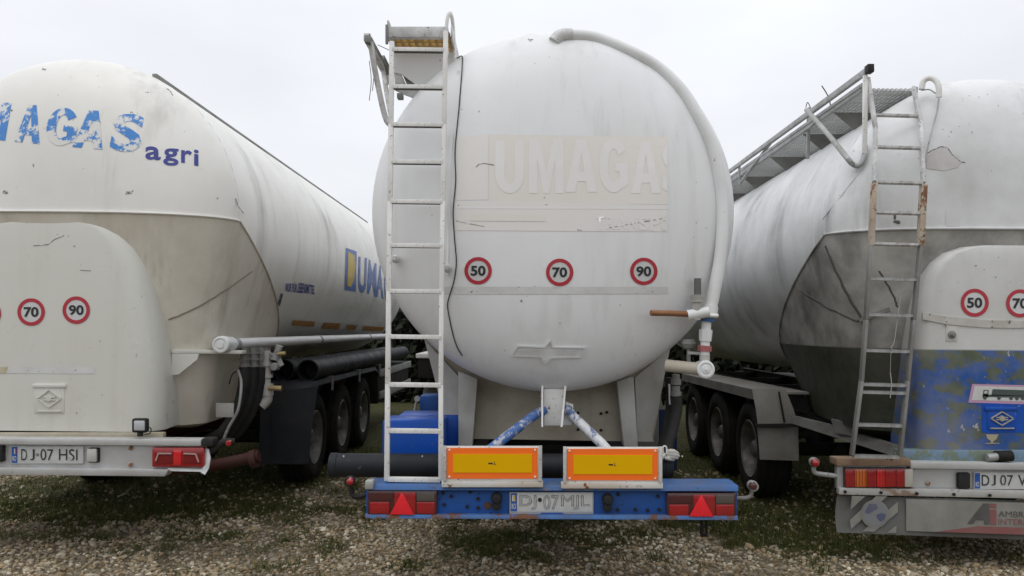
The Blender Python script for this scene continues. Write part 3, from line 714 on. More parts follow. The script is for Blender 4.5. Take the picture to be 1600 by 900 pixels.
for x, y in ((619, 405), (700, 420)):
    mb = MB().tube([s2(x, y, -.02), s2(x, y, .02) + Vector((0, -.09, 0))], .014, 10).lathe([(-.01, .0), (-.01, .026), (.02, .03), (.035, .018), (.035, 0)], s2(x, y, .05), (0, -1, 0), 14)
    build('standoff_bolt', mb, wornwhite, lad)
build('mounting_strip', MB().prism([s2(714, 110, .004), s2(719, 110, .004), s2(708, 215, .004), s2(704, 330, .004), s2(701, 430, .004), s2(697, 430, .004), s2(700, 330, .004), s2(703, 215, .004)], (0, -.006, 0)), tankwhite, t2)
# walkway on the tank top
wk = build('walkway', MB().pbox(604, 41, 700, 58, 5.18, .05, .006), wornwhite, t2, 'worn white walkway platform on the tank top')
zt = P(650, 62, 5.3).z
xa, xb = P(607, 60, 5.2).x, P(704, 60, 5.2).x
mb = MB()
for k in range(9): mb.box(xa + .02 + k * (xb - xa - .04) / 8 - .008, xa + .02 + k * (xb - xa - .04) / 8 + .008, 5.23, 12.5, zt, zt + .03)
for k in range(40): mb.box(xa + .01, xb - .01, 5.27 + k * .09, 5.285 + k * .09, zt + .004, zt + .034)
build('grating', mb, grating, wk)
mb = MB().box(xa - .012, xa, 5.20, 12.5, zt - .03, zt + .10, .003).box(xb, xb + .012, 5.20, 12.5, zt - .03, zt + .06, .003)
build('edge_beam', mb, wornwhite, wk)
build('toe_lug', MB().pbox(602, 38, 606, 68, 5.17, .02, .002), galvdark, wk)
build('support_plate', MB().prism([P(612, 79, 5.43), P(697, 77, 5.43), P(724, 92, 5.46), P(705, 108, 5.46), P(684, 128, 5.47), P(672, 142, 5.47), P(655, 136, 5.46), P(628, 116, 5.43), P(613, 112, 5.43)], (0, .02, 0)), tankwhite, wk)
build('support_plate', MB().prism([P(616, 112, 5.44), P(627, 115, 5.44), P(634, 131, 5.5), P(660, 138, 5.5), P(645, 152, 5.5), P(632, 147, 5.5), P(617, 140, 5.44)], (0, .03, 0)), wornwhite, wk)
build('support_box', MB().prism([P(628, 115, 5.47), P(653, 132, 5.47), P(636, 133, 5.47)], (0, .2, 0)), galvdark, wk)
build('bracket_lug', MB().pbox(620, 145, 629, 153, 5.4, .06, .004), galvdark, wk)
mb = MB().tube(spline([P(698, 86, 5.22), P(697, 55, 5.2), P(699, 30, 5.2), (P(703, 20, 5.22)), P(707, 32, 5.32), P(709, 60, 5.4), P(710, 92, 5.42)], 8), .013, 10)
build('grab_hoop', mb, whitemetal, wk)
mb = MB().bar(P(573, 57, 4.98), P(610, 128, 5.85), .045, .05, (0, 0, 1), .006); hr = build('folded_handrail', mb, wornwhite, t2)
mb = MB().bar(P(579, 62, 5.02), P(600, 100, 5.5), .018, .03); mb.pbox(569, 54, 578, 66, 4.96, .05, .006); mb.bar(P(597, 92, 5.45), P(607, 112, 5.6), .03, .06)
build('rail_bracket', mb, galvdark, hr)
build('rail_stay', MB().tube(spline([P(579, 66, 5.02), P(585, 105, 5.04), P(594, 150, 5.06), P(600, 176, 5.07), P(605, 190, 5.07), P(611, 196, 5.07)], 6), .019, 10), wornwhite, hr)
build('rail_stay', MB().tube(spline([P(599, 112, 5.5), P(605, 150, 5.3), P(611, 182, 5.12)], 6), .017, 10), wornwhite, hr)
build('tie_wire', MB().tube(spline([P(577, 95, 5.03), P(580, 125, 5.03), P(577, 157, 5.03)], 5), .0025, 5).tube(spline([P(590, 70, 5.1), P(603, 76, 5.1), P(612, 80, 5.06)], 4), .0025, 5).tube(spline([P(584, 120, 5.05), P(582, 142, 5.05)], 4), .0025, 5), cablem, hr)
# cable hanging down the head: a thing of its own
cab = build('cable', MB().tube(spline([P(714, 91, 5.36), P(722, 88, 5.33), s2(722, 104, .02), s2(721, 120, .01), s2(717, 170, .008), s2(711, 235, .008), s2(712, 282, .008), s2(708, 330, .008), s2(710, 370, .008), s2(713, 410, .008), s2(709, 440, .008), s2(700, 470, .008), s2(700, 485, .008), s2(707, 520, .008), s2(714, 542, .008), s2(722, 556, .008)], 5), .0042, 6), cablem)
tag(cab, 'thin black cable hanging down the rear of the middle tank beside its ladder', 'cable')

# saddle, legs and struts under the tank
YS = 5.82
build('saddle_plate', MB().prism([P(664, 520, YS), P(700, 685, YS), P(1020, 690, YS), P(1050, 520, YS)], (0, .03, 0)), beige, t2)
build('saddle_wing', MB().prism([P(663, 530, 5.78), P(690, 560, 5.78), P(716, 588, 5.78), P(722, 640, 5.78), P(722, 700, 5.78), P(706, 696, 5.78)], (0, .03, 0)), beigewhite, t2)
build('saddle_wing', MB().prism([P(992, 590, 5.78), P(1047, 545, 5.78), P(1018, 682, 5.78), P(1022, 690, 5.78), P(996, 690, 5.78)], (0, .03, 0)), beigewhite, t2)
build('support_leg', MB().prism([P(716, 580, 5.66), P(746, 592, 5.66), P(738, 697, 5.66), P(716, 702, 5.66)], (0, .12, 0), .006), beigewhite, t2)
build('support_leg', MB().prism([P(964, 596, 5.66), P(990, 588, 5.66), P(997, 700, 5.66), P(975, 700, 5.66)], (0, .12, 0), .006), beigewhite, t2)
mb = MB().pbox(850, 608, 881, 665, 5.34, .03, .003)
br_ = build('rear_bracket', mb, whitemetal, t2)
build('side_cheek', MB().prism([P(846, 603, 5.30), P(849, 603, 5.30), P(848.5, 667, 5.22), P(846, 667, 5.22)], (0, .18, 0)), whitemetal, br_)
build('side_cheek', MB().prism([P(882, 603, 5.30), P(885, 603, 5.30), P(879, 667, 5.22), P(876, 667, 5.22)], (0, .18, 0)), whitemetal, br_)
build('gusset', MB().prism([P(884, 628, 5.36), P(896, 632, 5.36), P(893, 664, 5.36), P(880, 664, 5.36)], (0, .02, 0)), whitemetal, br_)
build('strut', MB().tube([P(852, 640, 5.36), P(836, 648, 5.33), P(776, 694, 5.12), P(764, 704, 5.10)], .033, 14), M('flaking_white_blue', (.05, .14, .42), .5, flake=(.60, .61, .62), flake_amt=.53, flake_scale=14, dirt=(.2, .2, .2), dirt_amt=.5, dirt_scale=14, bump=.12), t2, 'diagonal strut in flaking blue and white')
build('strut', MB().tube([P(884, 636, 5.36), P(897, 652, 5.33), P(940, 693, 5.12), P(950, 704, 5.10)], .033, 14), blueflake, t2, 'diagonal strut, mostly white')
bolt = pmesh('bolt', MB().lathe([(0, .011), (-.012, .011), (-.014, .008), (-.014, 0)], (0, 0, 0), (0, 1, 0), 6), chassis)
for x, y in ((903, 645), (903, 671), (939, 646), (939, 672), (948, 644)): piece('bolt', bolt, t2, P(x, y, YS - .002))
for x, y in ((694, 788), (735, 768), (730, 791), (747, 779), (747, 793), (692, 770), (966, 772), (965, 796), (993, 796), (1012, 797), (1030, 796), (1028, 775), (705, 775)): piece('bolt', bolt, t2, P(x, y, 4.898))
# hose tube across, tool boxes, mudguard
tb_ = build('hose_tube', MB().lathe([(0, .0), (0, .078), (.004, .084), (.05, .084), (.055, .080), (2.26, .080), (2.265, .084), (2.31, .084), (2.315, .078), (2.315, 0)], P(516, 727, 5.26), (P(1077, 728, 5.26) - P(516, 727, 5.26)), 28), blackplastic, t2)
for x in (537, 660, 1052, 1066): piece('bolt', pmesh('rivet', MB().lathe([(0, .006), (-.006, .005), (-.007, 0)], (0, 0, 0), (0, 1, 0), 6), whitemetal), t2, P(x, 713, 5.175))
build('tool_box', MB().pbox(597, 656, 694, 722, 5.42, .30, .02), bluepaint, t2)
build('tool_box', MB().pbox(620, 649, 722, 715, 5.74, .35, .02), bluepaint, t2)
build('tank_mudguard', MB().pbox(655, 618, 690, 652, 6.6, .25, .02), bluebump, t2)
build('bracket_rod', MB().tube([P(645, 655, 6.55), P(652, 622, 6.55)], .012, 8).lathe([(-.01, .0), (-.01, .025), (.01, .025), (.01, 0)], P(652, 623, 6.54), (0, 1, 0), 10), galv, t2)
for sgn in (-1, 1):
    pts_ = []
    for k in range(13):
        an = math.pi * (k / 12); pts_.append((8.35 - math.cos(an) * .66, .50 + math.sin(an) * .66))
    mb = MB(); xo = X2 + sgn * 1.22
    for yo in (0, 1.31, 2.62):
        mb.grid([[(xo - sgn * .36, a + yo, b_) for a, b_ in pts_], [(xo, a + yo, b_) for a, b_ in pts_], [(xo + sgn * .012, a + yo, b_ - .03) for a, b_ in pts_]])
    build('mudguard', mb, flapgrey, t2)
for y in (6.4, 6.9): build('air_tank', MB().lathe([(0, 0), (.0, .08), (.05, .13), (1.2, .13), (1.25, .08), (1.25, 0)], (X2 - .6, y, .55), (1, 0, 0), 18), chassis, t2)
build('hose_box', MB().box(X2 - 1.26, X2 - .80, 7.8, 8.8, 1.20, 1.40, .01), chassis, t2)
build('hose_box_lid', MB().box(X2 - 1.28, X2 - .78, 7.78, 8.82, 1.403, 1.45, .008), whitemetal, t2)
wheel_set(t2, X2 - 1.22, -1, (8.35, 9.66, 10.97)); wheel_set(t2, X2 + 1.22, 1, (8.35, 9.66, 10.97))
running_gear(t2, X2, (8.35, 9.66, 10.97), chassis, 5.0, 14.5, .58, .86)
for x in (-.8, .68): build('landing_leg', MB().box(X2 + x, X2 + x + .12, 13.4, 13.52, .02, 1.1, .01), chassis, t2)

# bumper
bm2 = build('bumper', MB().pbox(572, 767, 1152, 808, 4.90, .014, .002), bluebump, t2)
build('top_flange', MB().prism([P(570, 757, 4.87), P(1154, 758.5, 4.87), P(1154, 768, 4.85), P(570, 766, 4.85)], (0, .22, 0), .006), bluerail, bm2)
build('bottom_flange', MB().prism([P(570, 804, 4.86), P(1153, 806, 4.86), P(1153, 813, 4.85), P(570, 810, 4.85)], (0, .18, 0), .004), bluerust, bm2)
build('flange_end', MB().pbox(570, 751.5, 583, 765, 4.84, .08, .008), galv, bm2)
for q in ((690, 752.5, 848.5, 761.5), (877, 754.5, 1036, 763.5)):
    build('board_foot', MB().pbox(*q, 4.835, .06, .003), rustwhite if q[0] > 1000 else M('foot_white_steel', (.66, .66, .63), .5, dirt=(.40, .22, .08), dirt_amt=.55, dirt_scale=3.0, chip=RUST, chip_amt=.8, chip_scale=12, bump=.06), bm2)
for (a, b_, c, d) in ((692, 697, 847, 752), (880, 698.5, 1035, 754.5)):
    bo = build('marker_board', MB().pbox(a, b_, c, d, 4.84, .012, .002), whitemetal, t2, 'orange edged yellow reflective marker board in a white frame')
    x0, y0, x1, y1 = a + 6, b_ + 3, c - 7, d - 4
    build('orange_panel', MB().pbox(x0, y0, x1, y1, 4.836, .004), ora, bo)
    build('yellow_panel', MB().pbox(x0 + 10, y0 + 9.5, x1 - 9, y1 - 9.5, 4.833, .003), yel, bo)
    for ex, ey in ((x0 + 4, y0 + 3), (x1 - 4, y0 + 3), (x0 + 4, y1 - 3), (x1 - 4, y1 - 3)): build('rivet', MB().lathe([(0, .007), (-.004, .006), (-.006, 0)], P(ex, ey, 4.836), (0, 1, 0), 10), whitemetal, bo)
    cx, cy = (x0 + x1) / 2, (y0 + y1) / 2
    mb = MB().pbox(cx - 6, cy - 1, cx + 1, cy + 1.4, 4.8325, .0008).pbox(cx + 3, cy - 3, cx + 4, cy + 2, 4.8325, .0008).pbox(cx + 2, cy + 1.4, cx + 6, cy + 2.2, 4.8325, .0008)
    build('approval_mark', mb, inkblack, bo)
    for q in ((a, b_ - .5, a + 5, d), (c - 5, b_ - .5, c, d)): build('frame_edge', MB().pbox(*q, 4.826, .012, .002), wornwhite, bo)
mb = MB()
for k in range(14): pass
mb.tube(spline([P(1036, 709, 4.85), P(1036, 699, 4.85), P(1039, 697, 4.85), P(1041.5, 700, 4.85), P(1041.5, 709, 4.85)], 5), .005, 8)
build('board_hook', mb, whitemetal, t2)
# tail lamps with red triangles
for (a, b_, c, d, tx, wn_) in ((574, 766, 683, 806, 628, 0), (1042, 770, 1151, 809, 1096, 1)):
    tl = build('tail_lamp', MB().pbox(a, b_, c, d, 4.865, .05, .012), darklens, bm2)
    cells = ((a + 4, b_ + 3, tx - 14, b_ + 17, darklens), (a + 4, b_ + 18.5, tx - 20, d - 3, redlens), (tx + 23, b_ + 3, c - 4, b_ + 17, M('grey_lens', (.10, .085, .075), .2, coat=.5)), (tx + 23, b_ + 18.5, c - 4, d - 3, redlens), (tx - 12, b_ + 3, tx + 21, d - 3, redlens))
    for q in cells: build('lens', MB().pbox(*q[:4], 4.860, .006, .003), q[4], tl)
    build('reflector_triangle', MB().prism([P(tx - 19, d - 2, 4.85), P(tx + 19, d - 1.5, 4.85), P(tx, b_ + 3, 4.85)], (0, .008, 0), .002), triangle, tl)
for x, y in ((776, 783), (949, 785)):
    build('plate_lamp', MB().lathe([(0, .035), (-.03, .034), (-.05, .026), (-.055, 0)], P(x, y - 6, 4.90), (0, 1, 0), 14).lathe([(0, .03), (-.03, .028), (-.04, 0)], P(x, y + 6, 4.90), (0, 1, 0), 14), black, bm2)
build('drain_hole', MB().lathe([(0, .024), (-.003, .022), (-.003, 0)], P(762, 790, 4.898), (0, 1, 0), 14), M('dark_rust', (.10, .045, .025), .8), bm2)
pl, lf, l2, xs_, h_ = number_plate(bm2, (797, 769.5, 926, 800), 4.885, 'DJ 07 MJL', .082, None, flag='yellow')
build('plate_holder', MB().pbox(796, 769, 927.5, 803.5, 4.8855, .01, .003), M('holder_grey', (.42, .43, .43), .45, dirt=(.3, .3, .3), dirt_amt=.6, dirt_scale=12), pl)
decal('holder_print', unit_rect(), rectq(845, 801, 880, 803), plane(4.884), plateblue, pl)
for s_, x0, x1 in (('DJ', 812, 838), ('07', 849, 873), ('MJL', 877, 921)):
    decal('plate_characters', text_bm(s_, 0, outline=.011), rectq(x0, 774, x1, 796), l2, inkfaint, pl)
build('emblem_dot', MB().lathe([(0, .014), (-.002, .013), (-.002, 0)], P(843.5, 781, 4.883), (0, 1, 0), 7), inkblack, pl)
# outrigger lamps and a hook
ml = build('side_marker_lamp', MB().lathe([(-.03, 0), (-.03, .03), (0, .036), (.03, .03), (.03, 0)], P(547, 752, 4.95), (0, 1, 0), 16), black, t2)
build('lens', MB().lathe([(0, .024), (-.02, .021), (-.028, .012), (-.03, 0)], P(547.5, 752, 4.92), (0, 1, 0), 14), redlens, ml)
build('rubber_arm', MB().tube(spline([P(549, 762, 4.95), P(551, 774, 4.95), P(562, 776, 4.95), P(575, 772, 4.95)], 5), .016, 8), black, ml)
ml = build('side_marker_lamp', MB().lathe([(-.03, 0), (-.03, .03), (0, .034), (.03, .03), (.03, 0)], P(1176, 759, 4.95), (0, 1, 0), 16), galv, t2)
build('lens', MB().lathe([(0, .026), (-.02, .022), (-.03, 0)], P(1176, 759, 4.92), (0, 1, 0), 14), darklens, ml)
build('bent_arm', MB().tube(spline([P(1175, 765, 4.95), P(1173, 774, 4.95), P(1165, 778, 4.95), P(1148, 778, 4.95)], 5), .013, 8), galvdark, ml)
build('hook', MB().pbox(1095, 814, 1099, 838, 4.95, .02, .002).pbox(1103, 814, 1106, 838, 4.95, .02, .002).pbox(1095, 822, 1106, 825, 4.952, .016).pbox(1095, 834, 1106, 839, 4.952, .016), chassis, t2)
# glove lying on the black tube
mb = MB()
gy_ = 5.2
for i, (x0, y0, x1, y1, r) in enumerate(((1042, 705, 1061, 709, 4.2), (1042, 709, 1062, 713, 4.4), (1042, 713, 1060, 716, 4.0), (1040, 716, 1054, 719, 3.6))):
    mb.tube(spline([P(x0, y0, gy_ - .04), P((x0 + x1) / 2, (y0 + y1) / 2 - 1, gy_ - .05), P(x1, y1, gy_ - .02)], 5), [r * .8 * gy_ / F] * 3 + [r * gy_ / F] * 4 + [r * .8 * gy_ / F, r * .7 * gy_ / F, r * .55 * gy_ / F, r * .2 * gy_ / F], 10)
mb.tube(spline([P(1008, 713, gy_ + .02), P(1022, 713, gy_ - .02), P(1040, 712, gy_ - .03)], 4), [.02, .025, .028, .03, .031, .031, .030, .026, .018], 12)
mb.tube(spline([P(1016, 708, gy_ - .03), P(1024, 705, gy_ - .05), P(1031, 705, gy_ - .05)], 4), [.016, .016, .015, .015, .014, .014, .012, .01, .004], 10)
gl = build('work_glove', mb, glovem); tag(gl, 'pale work glove tucked behind the right marker board on the black tube', 'glove')

# ------------------------------------------------------------------ bulk trailers: tank, hopper, fairing
def bulk_tank(root, xc, zc, R, yr, D, length, apex, mt, mh, vis):
    """vis = +1 when the side towards the camera is +X"""
    hd = lambda x, z: yr - D * prof(min(1.0, math.hypot(x - xc, z - zc) / R))
    mb = MB(); n = 64
    rows = []
    for q in qs: rows.append([(xc + q * R * math.cos(a), yr - D * prof(q), zc + q * R * math.sin(a)) for a in [math.pi * k / 32 for k in range(33)]])
    mb.grid(rows)
    crease = lambda a: yr + (3.1 * -math.sin(a) if math.sin(a) < 0 else 0)
    angs = [2 * math.pi * k / 96 for k in range(97)]
    ys = [0, .0025, .3, .5, .501, 1.0]
    yend = yr + length
    rows = []
    for t in ys: rows.append([(xc + R * math.cos(a), crease(a) + (yend - crease(a)) * t, zc + R * math.sin(a)) for a in angs])
    for q in qs[::-4]: rows.append([(xc + q * R * math.cos(a), yend + D * prof(q), zc + q * R * math.sin(a)) for a in angs])
    mb.grid(rows); mb.merge()
    tank = build('tank', mb, mt, root, ang=40)
    # hopper: from the seam round the head and the crease on the barrel down to the outlet
    loop = [(xc + R * q, hd(xc + R * q, zc), zc) for q in [math.cos(math.pi * k / 48) for k in range(49)]]
    loop += [(xc + R * math.cos(a), crease(a), zc + R * math.sin(a)) for a in [math.pi + math.pi * k / 48 for k in range(1, 48)]]
    ap = Vector(apex); rows = []
    for k in range(13):
        t = k / 12
        rows.append([Vector(p) * (1 - t) + Vector((xc + .76 * (p[0] - xc), yr - .08 + (p[1] - yr + D) * .78, .92)) * t for p in loop + loop[:1]])
    for k in range(1, 5):
        rows.append([v * (1 - k / 4 * .8) + Vector((xc, ap.y, .60)) * (k / 4 * .8) for v in rows[12]])
    hop = build('hopper', MB().grid(rows), mh, root, ang=30)
    out = build('outlet', MB().lathe([(-.15, .28), (.0, .28), (.03, .32), (.2, .32), (.2, 0)], ap + Vector((0, 0, .1)), (0, 0, -1), 20), galvdark, hop)
    s0, s1 = (0, 49) if vis else (0, 49)
    sp = [Vector(p) + Vector((0, -.004, 0)) for p in loop[:49]]
    build('seam_bead', MB().tube(sp, .011, 6), mt, hop)
    for s in (1, -1):
        cp = [Vector((xc + s * R * 1.002 * math.cos(a), crease(-a), zc - R * 1.002 * math.sin(a))) for a in [math.pi / 2 * k / 24 for k in range(25)]]
        build('seam_bead', MB().tube(cp, .009, 6), mh, hop)
    return hd, hop

def fairing(root, xc, outline, yf, y2, zb, mat, rnd=.20, deep=1.2, taper=.08):
    """outline: (offset, z) down one side, from the top centre to the foot; rounded rear edges"""
    full = [(o, z) for o, z in outline] ; full = [(-o, z) for o, z in full[::-1]] + [(o, z) for o, z in full if o > 1e-6]
    zc_ = sum(z for _, z in full) / len(full)
    rows = []
    top = max(z for _, z in full)
    for k in range(7):
        a = math.pi / 2 * k / 6; ins = rnd * (1 - math.sin(a)); y = yf + rnd * 1.3 * (1 - math.cos(a)) * .8
        row = []
        for o, z in full:
            so = max(0, abs(o) - ins) * (1 if o > 0 else -1)
            row.append((xc + so, y, z - ins * .10 * (1 if z > top - .5 else 0)))
        rows.append(row)
    y = rows[-1][0][1]
    rows.append([(xc + o * (1 - taper * .4), y + deep * .4, z) for o, z in full])
    rows.append([(xc + o * (1 - taper), y + deep, z) for o, z in full])
    mb = MB().grid(rows)
    # rear face
    r0 = rows[0]; half = len(r0) // 2
    vs = [mb.bm.verts.new(p) for p in r0]
    for k in range(half):
        a, b_, c, d = vs[k], vs[k + 1], vs[-2 - k], vs[-1 - k]
        if len({a, b_, c, d}) == 4: mb.bm.faces.new((a, b_, c, d))
        elif len({a, b_, c, d}) == 3: mb.bm.faces.new((a, b_, d))
    mb.merge()
    return build('rear_fairing', mb, mat, root, ang=40)

from mathutils.bvhtree import BVHTree
def cast(o):
    me = o.data; off = rootloc(o); t = BVHTree.FromPolygons([v.co + off for v in me.vertices], [p.vertices[:] for p in me.polygons])
    def f(px, py, lift=.003):
        d = (P(px, py, 5) - CAM).normalized(); h = t.ray_cast(CAM, d)
        return (h[0] if h[0] else P(px, py, 6)) - d * lift
    return f

# ------------------------------------------------------------------ left tanker
X1, Z1, R1, YR1, D1 = -3.54, 2.545, 1.29, 6.05, .45
t1 = thing('tanker_trailer', (X1, 9, 0), 'cream white bulk tank trailer with flaking blue letters across its rear', 'tanker trailer', 'tank trailers parked side by side')
head1, hop1 = bulk_tank(t1, X1, Z1, R1, YR1, D1, 8.6, (X1, 8.2, .8), tankleft, hopleft, 1)
s1 = lambda a, b_, lift=.003: on_head(head1, a, b_, 5.0, YR1 + .3, lift)
F1 = 5.62
ol = [(0, 2.50), (.28, 2.50), (.42, 2.485), (.52, 2.445), (.60, 2.38), (.66, 2.29), (.71, 2.16), (.765, 1.95), (.82, 1.70), (.86, 1.45), (.88, 1.2), (.875, .93)]
fairing(t1, X1, ol, F1, 0, .93, fairleft, rnd=.17, deep=.42, taper=.06)
f1 = lambda a, b_, lift=.003: P(a, b_, F1 - lift)
c1 = cast(hop1)
def wander(pts, n=8, amp=1.5):
    return [(a + random.uniform(-amp, amp), b_ + random.uniform(-amp, amp)) for a, b_ in [(q.x, q.y) for q in spline([(x, y, 0) for x, y in pts], n)]]
weldm = M('weld_line_brown', (.27, .23, .17), .6, dirt=(.15, .12, .08), dirt_amt=.8, dirt_scale=12)
build('weld_line', MB().tube([c1(*q) for q in wander([(264, 499), (300, 484), (345, 458), (394, 424)], 5, .6)], .006, 5), weldm, t1)
def s1d(a, b_): return s1(a, b_, .003)
# lettering on the head
for ch, i in zip('UMAGAS', range(6)):
    x0 = (-80, -34, 27, 73, 118, 175)[i]; x1 = (-38, 13, 66, 121, 165, 223)[i]; dy = lambda x: (x - 22) * .092
    decal('flaking_letter', heavy(ch, .22), [(x0, 161 + dy(x0)), (x1, 161 + dy(x1)), (x1, 221 + dy(x1)), (x0, 221 + dy(x0))], s1d, bluelet, t1, 4, 3)
for ch, x0, x1, yt, yb in (('a', 227, 251, 228, 249), ('g', 255, 279, 231, 258), ('r', 283, 300, 234, 254), ('i', 303, 310.5, 233, 258)):
    decal('lettering', text_bm(ch, .02), [(x0, yt), (x1, yt + 1.5), (x1, yb + 1.5), (x0, yb)], s1d, navylet, t1, 2, 2)
marks(t1, [(68, 108, 12, 6), (8, 300, 14, 12), (200, 300, 14, 5), (340, 310, 6, 8), (52, 258, 4, 10), (18, 172, 7, 5), (130, 263, 3, 2), (170, 331, 14, 4)], s1d, mat=scratch)
scuff(t1, [(260, 138), (266, 142), (270, 149)], .004, s1); scuff(t1, [(196, 303), (205, 302), (208, 297)], .003, s1)
scuff(t1, [(368, 310), (372, 322), (380, 333)], .004, lambda a, b_, l: P(a, b_, 6.0))
scuff(t1, [(52, 384), (75, 382), (85, 374), (100, 368)], .0028, f1); scuff(t1, [(125, 422), (142, 423)], .0025, f1)
marks(t1, [(116, 385, 5, 5), (107, 369, 4, 3), (156, 533, 4, 3), (60, 490, 3, 3), (210, 481, 4, 3), (94, 565, 5, 2)], lambda a, b_: f1(a, b_, .002), mat=scratch)
for x, y, nn in ((-20, 490, '50'), (48.5, 487.5, '70'), (119, 484.5, '90')): speed_sticker(t1, x, y, F1, 21.5, nn, f1)
decal('tape_residue', unit_rect(), [(-40, 573), (148, 574), (148, 584), (-40, 583)], lambda a, b_: f1(a, b_, .002), tapegrey, t1)
decal('tape_residue', unit_rect(), [(-4, 573.5), (12, 573.5), (9, 583), (-4, 583)], lambda a, b_: f1(a, b_, .0035), M('tape_yellowed', (.50, .42, .24), .5, dirt=(.55, .53, .47), dirt_amt=.9, dirt_scale=14), t1)
def emblem(root, x0, y0, x1, y1, Y, mat, mat2):
    wd, h = x1 - x0, y1 - y0
    mb = MB().pbox(x0, y0, x1, y1, Y - .006, .02, .005)
    em = build('maker_emblem', mb, mat, root)
    mb = MB()
    pt = lambda u, v: P(x0 + wd * u, y0 + h * v, Y - .011)
    for a, b_ in (((.12, .47), (.5, .16)), ((.5, .16), (.90, .47)), ((.12, .47), (.5, .78)), ((.5, .78), (.90, .47)), ((.3, .42), (.7, .42)), ((.3, .52), (.7, .52)), ((.1, .92), (.92, .92))):
        mb.bar(pt(*a), pt(*b_), .008, .010, (0, 1, 0))
    mb.lathe([(0, .022), (-.006, .02), (-.007, 0)], pt(.5, .47), (0, 1, 0), 12)
    build('raised_diamond', mb, mat2, em)
    build('emblem_lip', MB().pbox(x0 - 3, y0 - 2, x1 + 2, y0 + 4, Y - .016, .028, .006), mat, em)
emblem(t1, 53, 602, 100, 646, F1, fairleft, fairleft)
# lettering and tape on the barrel
def on_barrel(xc, zc, R, px, py, y0, y1, lift=.004, side=1):
    ins = lambda Y: (lambda p: (p.x - xc) ** 2 + (p.z - zc) ** 2 < R * R)(P(px, py, Y))
    Y = y0; st = .05
    while Y < y1 and not ins(Y): Y += st
    lo, hi = Y - st, Y
    for _ in range(25):
        m_ = (lo + hi) / 2
        if ins(m_): hi = m_
        else: lo = m_
    p = P(px, py, hi); d = Vector((p.x - xc, 0, p.z - zc)).normalized()
    return p + d * lift
b1 = lambda l: (lambda a, b_: on_barrel(X1, Z1, R1, a, b_, 6.0, 22, l))
decal('logo_panel', unit_rect(), [(540, 387), (557, 393), (556, 456), (538, 453)], b1(.004), logoblue, t1, 2, 6)
decal('logo_sun', unit_poly([(.12, .08), (.55, .06), (.85, .3), (.95, .6), (.8, .9), (.16, .95)]), [(541, 389), (556, 394), (554, 453), (540, 451)], b1(.007), logoyel, t1, 2, 6)
for ch, q in (('U', [(560, 401), (573, 403), (572, 458), (559, 457)]), ('M', [(576, 405), (588, 412), (588, 464), (573, 458)]), ('A', [(590, 412), (598, 417), (599, 467), (587, 463)]), ('G', [(600, 420), (607, 424), (607, 472), (600, 468)])):
    decal('lettering', text_bm(ch, .03), q, b1(.005), logoblue, t1, 2, 6)
decal('lettering', text_bm('NUR F\u00dcR', .02), [(447, 439), (464, 441), (463, 457), (445, 455)], b1(.004), navylet, t1, 3, 3)
decal('lettering', text_bm('LEBENSMITTEL', .02), [(466, 441), (492, 446), (491, 460), (464, 457)], b1(.004), navylet, t1, 4, 3)
decal('sticker', unit_rect(), [(438, 458), (442, 459), (437, 478), (432, 477)], b1(.004), M('grey_sticker', (.38, .38, .38), .5, flake=(.06, .06, .10), flake_amt=.52, flake_scale=9), t1, 1, 3)
for q in ([(388, 494), (436, 497), (434, 508), (386, 504)], [(457, 500), (492, 502), (490, 510), (455, 508)], [(505, 504), (532, 505), (529, 514), (502, 513)], [(543, 507), (558, 508), (555, 515), (540, 514)], [(568, 509), (600, 511), (598, 517), (566, 516)]):
    decal('orange_tape', unit_rect(), q, (lambda a, b_: P(a, b_, on_barrel(X1, Z1, R1, a, b_, 6.0, 22).y - .02)) if q[0][0] < 400 else b1(.005), tapeorange, t1, 5, 2)
# top rail of the walkway
xr = P(246, 118, 6.2)
rl_ = build('walkway_rail', MB().box(xr.x - .02, xr.x + .02, 6.15, 14.8, xr.z - .05, xr.z, .004), galvdark, t1)
mb = MB().box(xr.x - .45, xr.x - .03, 6.3, 14.8, xr.z - .06, xr.z - .03)
build('walkway_deck', mb, galv, rl_)
mb = MB()
for y in np.arange(6.4, 14.6, 1.1): mb.box(xr.x - .40, xr.x - .37, y, y + .04, xr.z - .2, xr.z - .07).box(xr.x - .06, xr.x - .02, y, y + .04, xr.z - .22, xr.z - .055)
build('walkway_bracket', mb, galvdark, rl_)
# white discharge pipe and its bracket
pe = P(345, 538.5, 6.0)
pi_ = build('discharge_pipe', MB().tube([pe, Vector((pe.x, 13.8, pe.z))], .048, 16), pipewhite, t1)
mb = MB().lathe([(.20, .050), (.20, .060), (.10, .060), (.08, .068), (0, .068), (-.012, .064), (-.016, .052), (-.006, .046), (-.006, .03), (-.02, .026), (-.02, .0)], pe, (0, 1, 0), 22)
build('end_cap', mb, pipewhite, pi_)
mb = MB()
for y in (6.28, 8.9, 11.8): mb.lathe([(-.03, .056), (.03, .056)], (pe.x, y, pe.z), (0, 1, 0), 16).lathe([(-.03, .048), (-.03, .056)], (pe.x, y, pe.z), (0, 1, 0), 16)
build('pipe_clamp', mb, galv, pi_)
q0, q1 = c1(268, 546, .04), P(378, 548, 6.12)
build('pipe_bracket', MB().prism([q0, q1, q1 + Vector((0, 0, -.026)), q0 + Vector((0, 0, -.03))], (0, .10, 0), .002), fairleft, t1)
build('bracket_gusset', MB().prism([q0 + Vector((0, .004, -.032)), q0 + Vector((.21, .004, -.032)), q0 + Vector((.20, .004, -.075)), q0 + Vector((.06, .004, -.19)), q0 + Vector((.005, .004, -.20))], (0, .014, 0)), fairleft, t1)
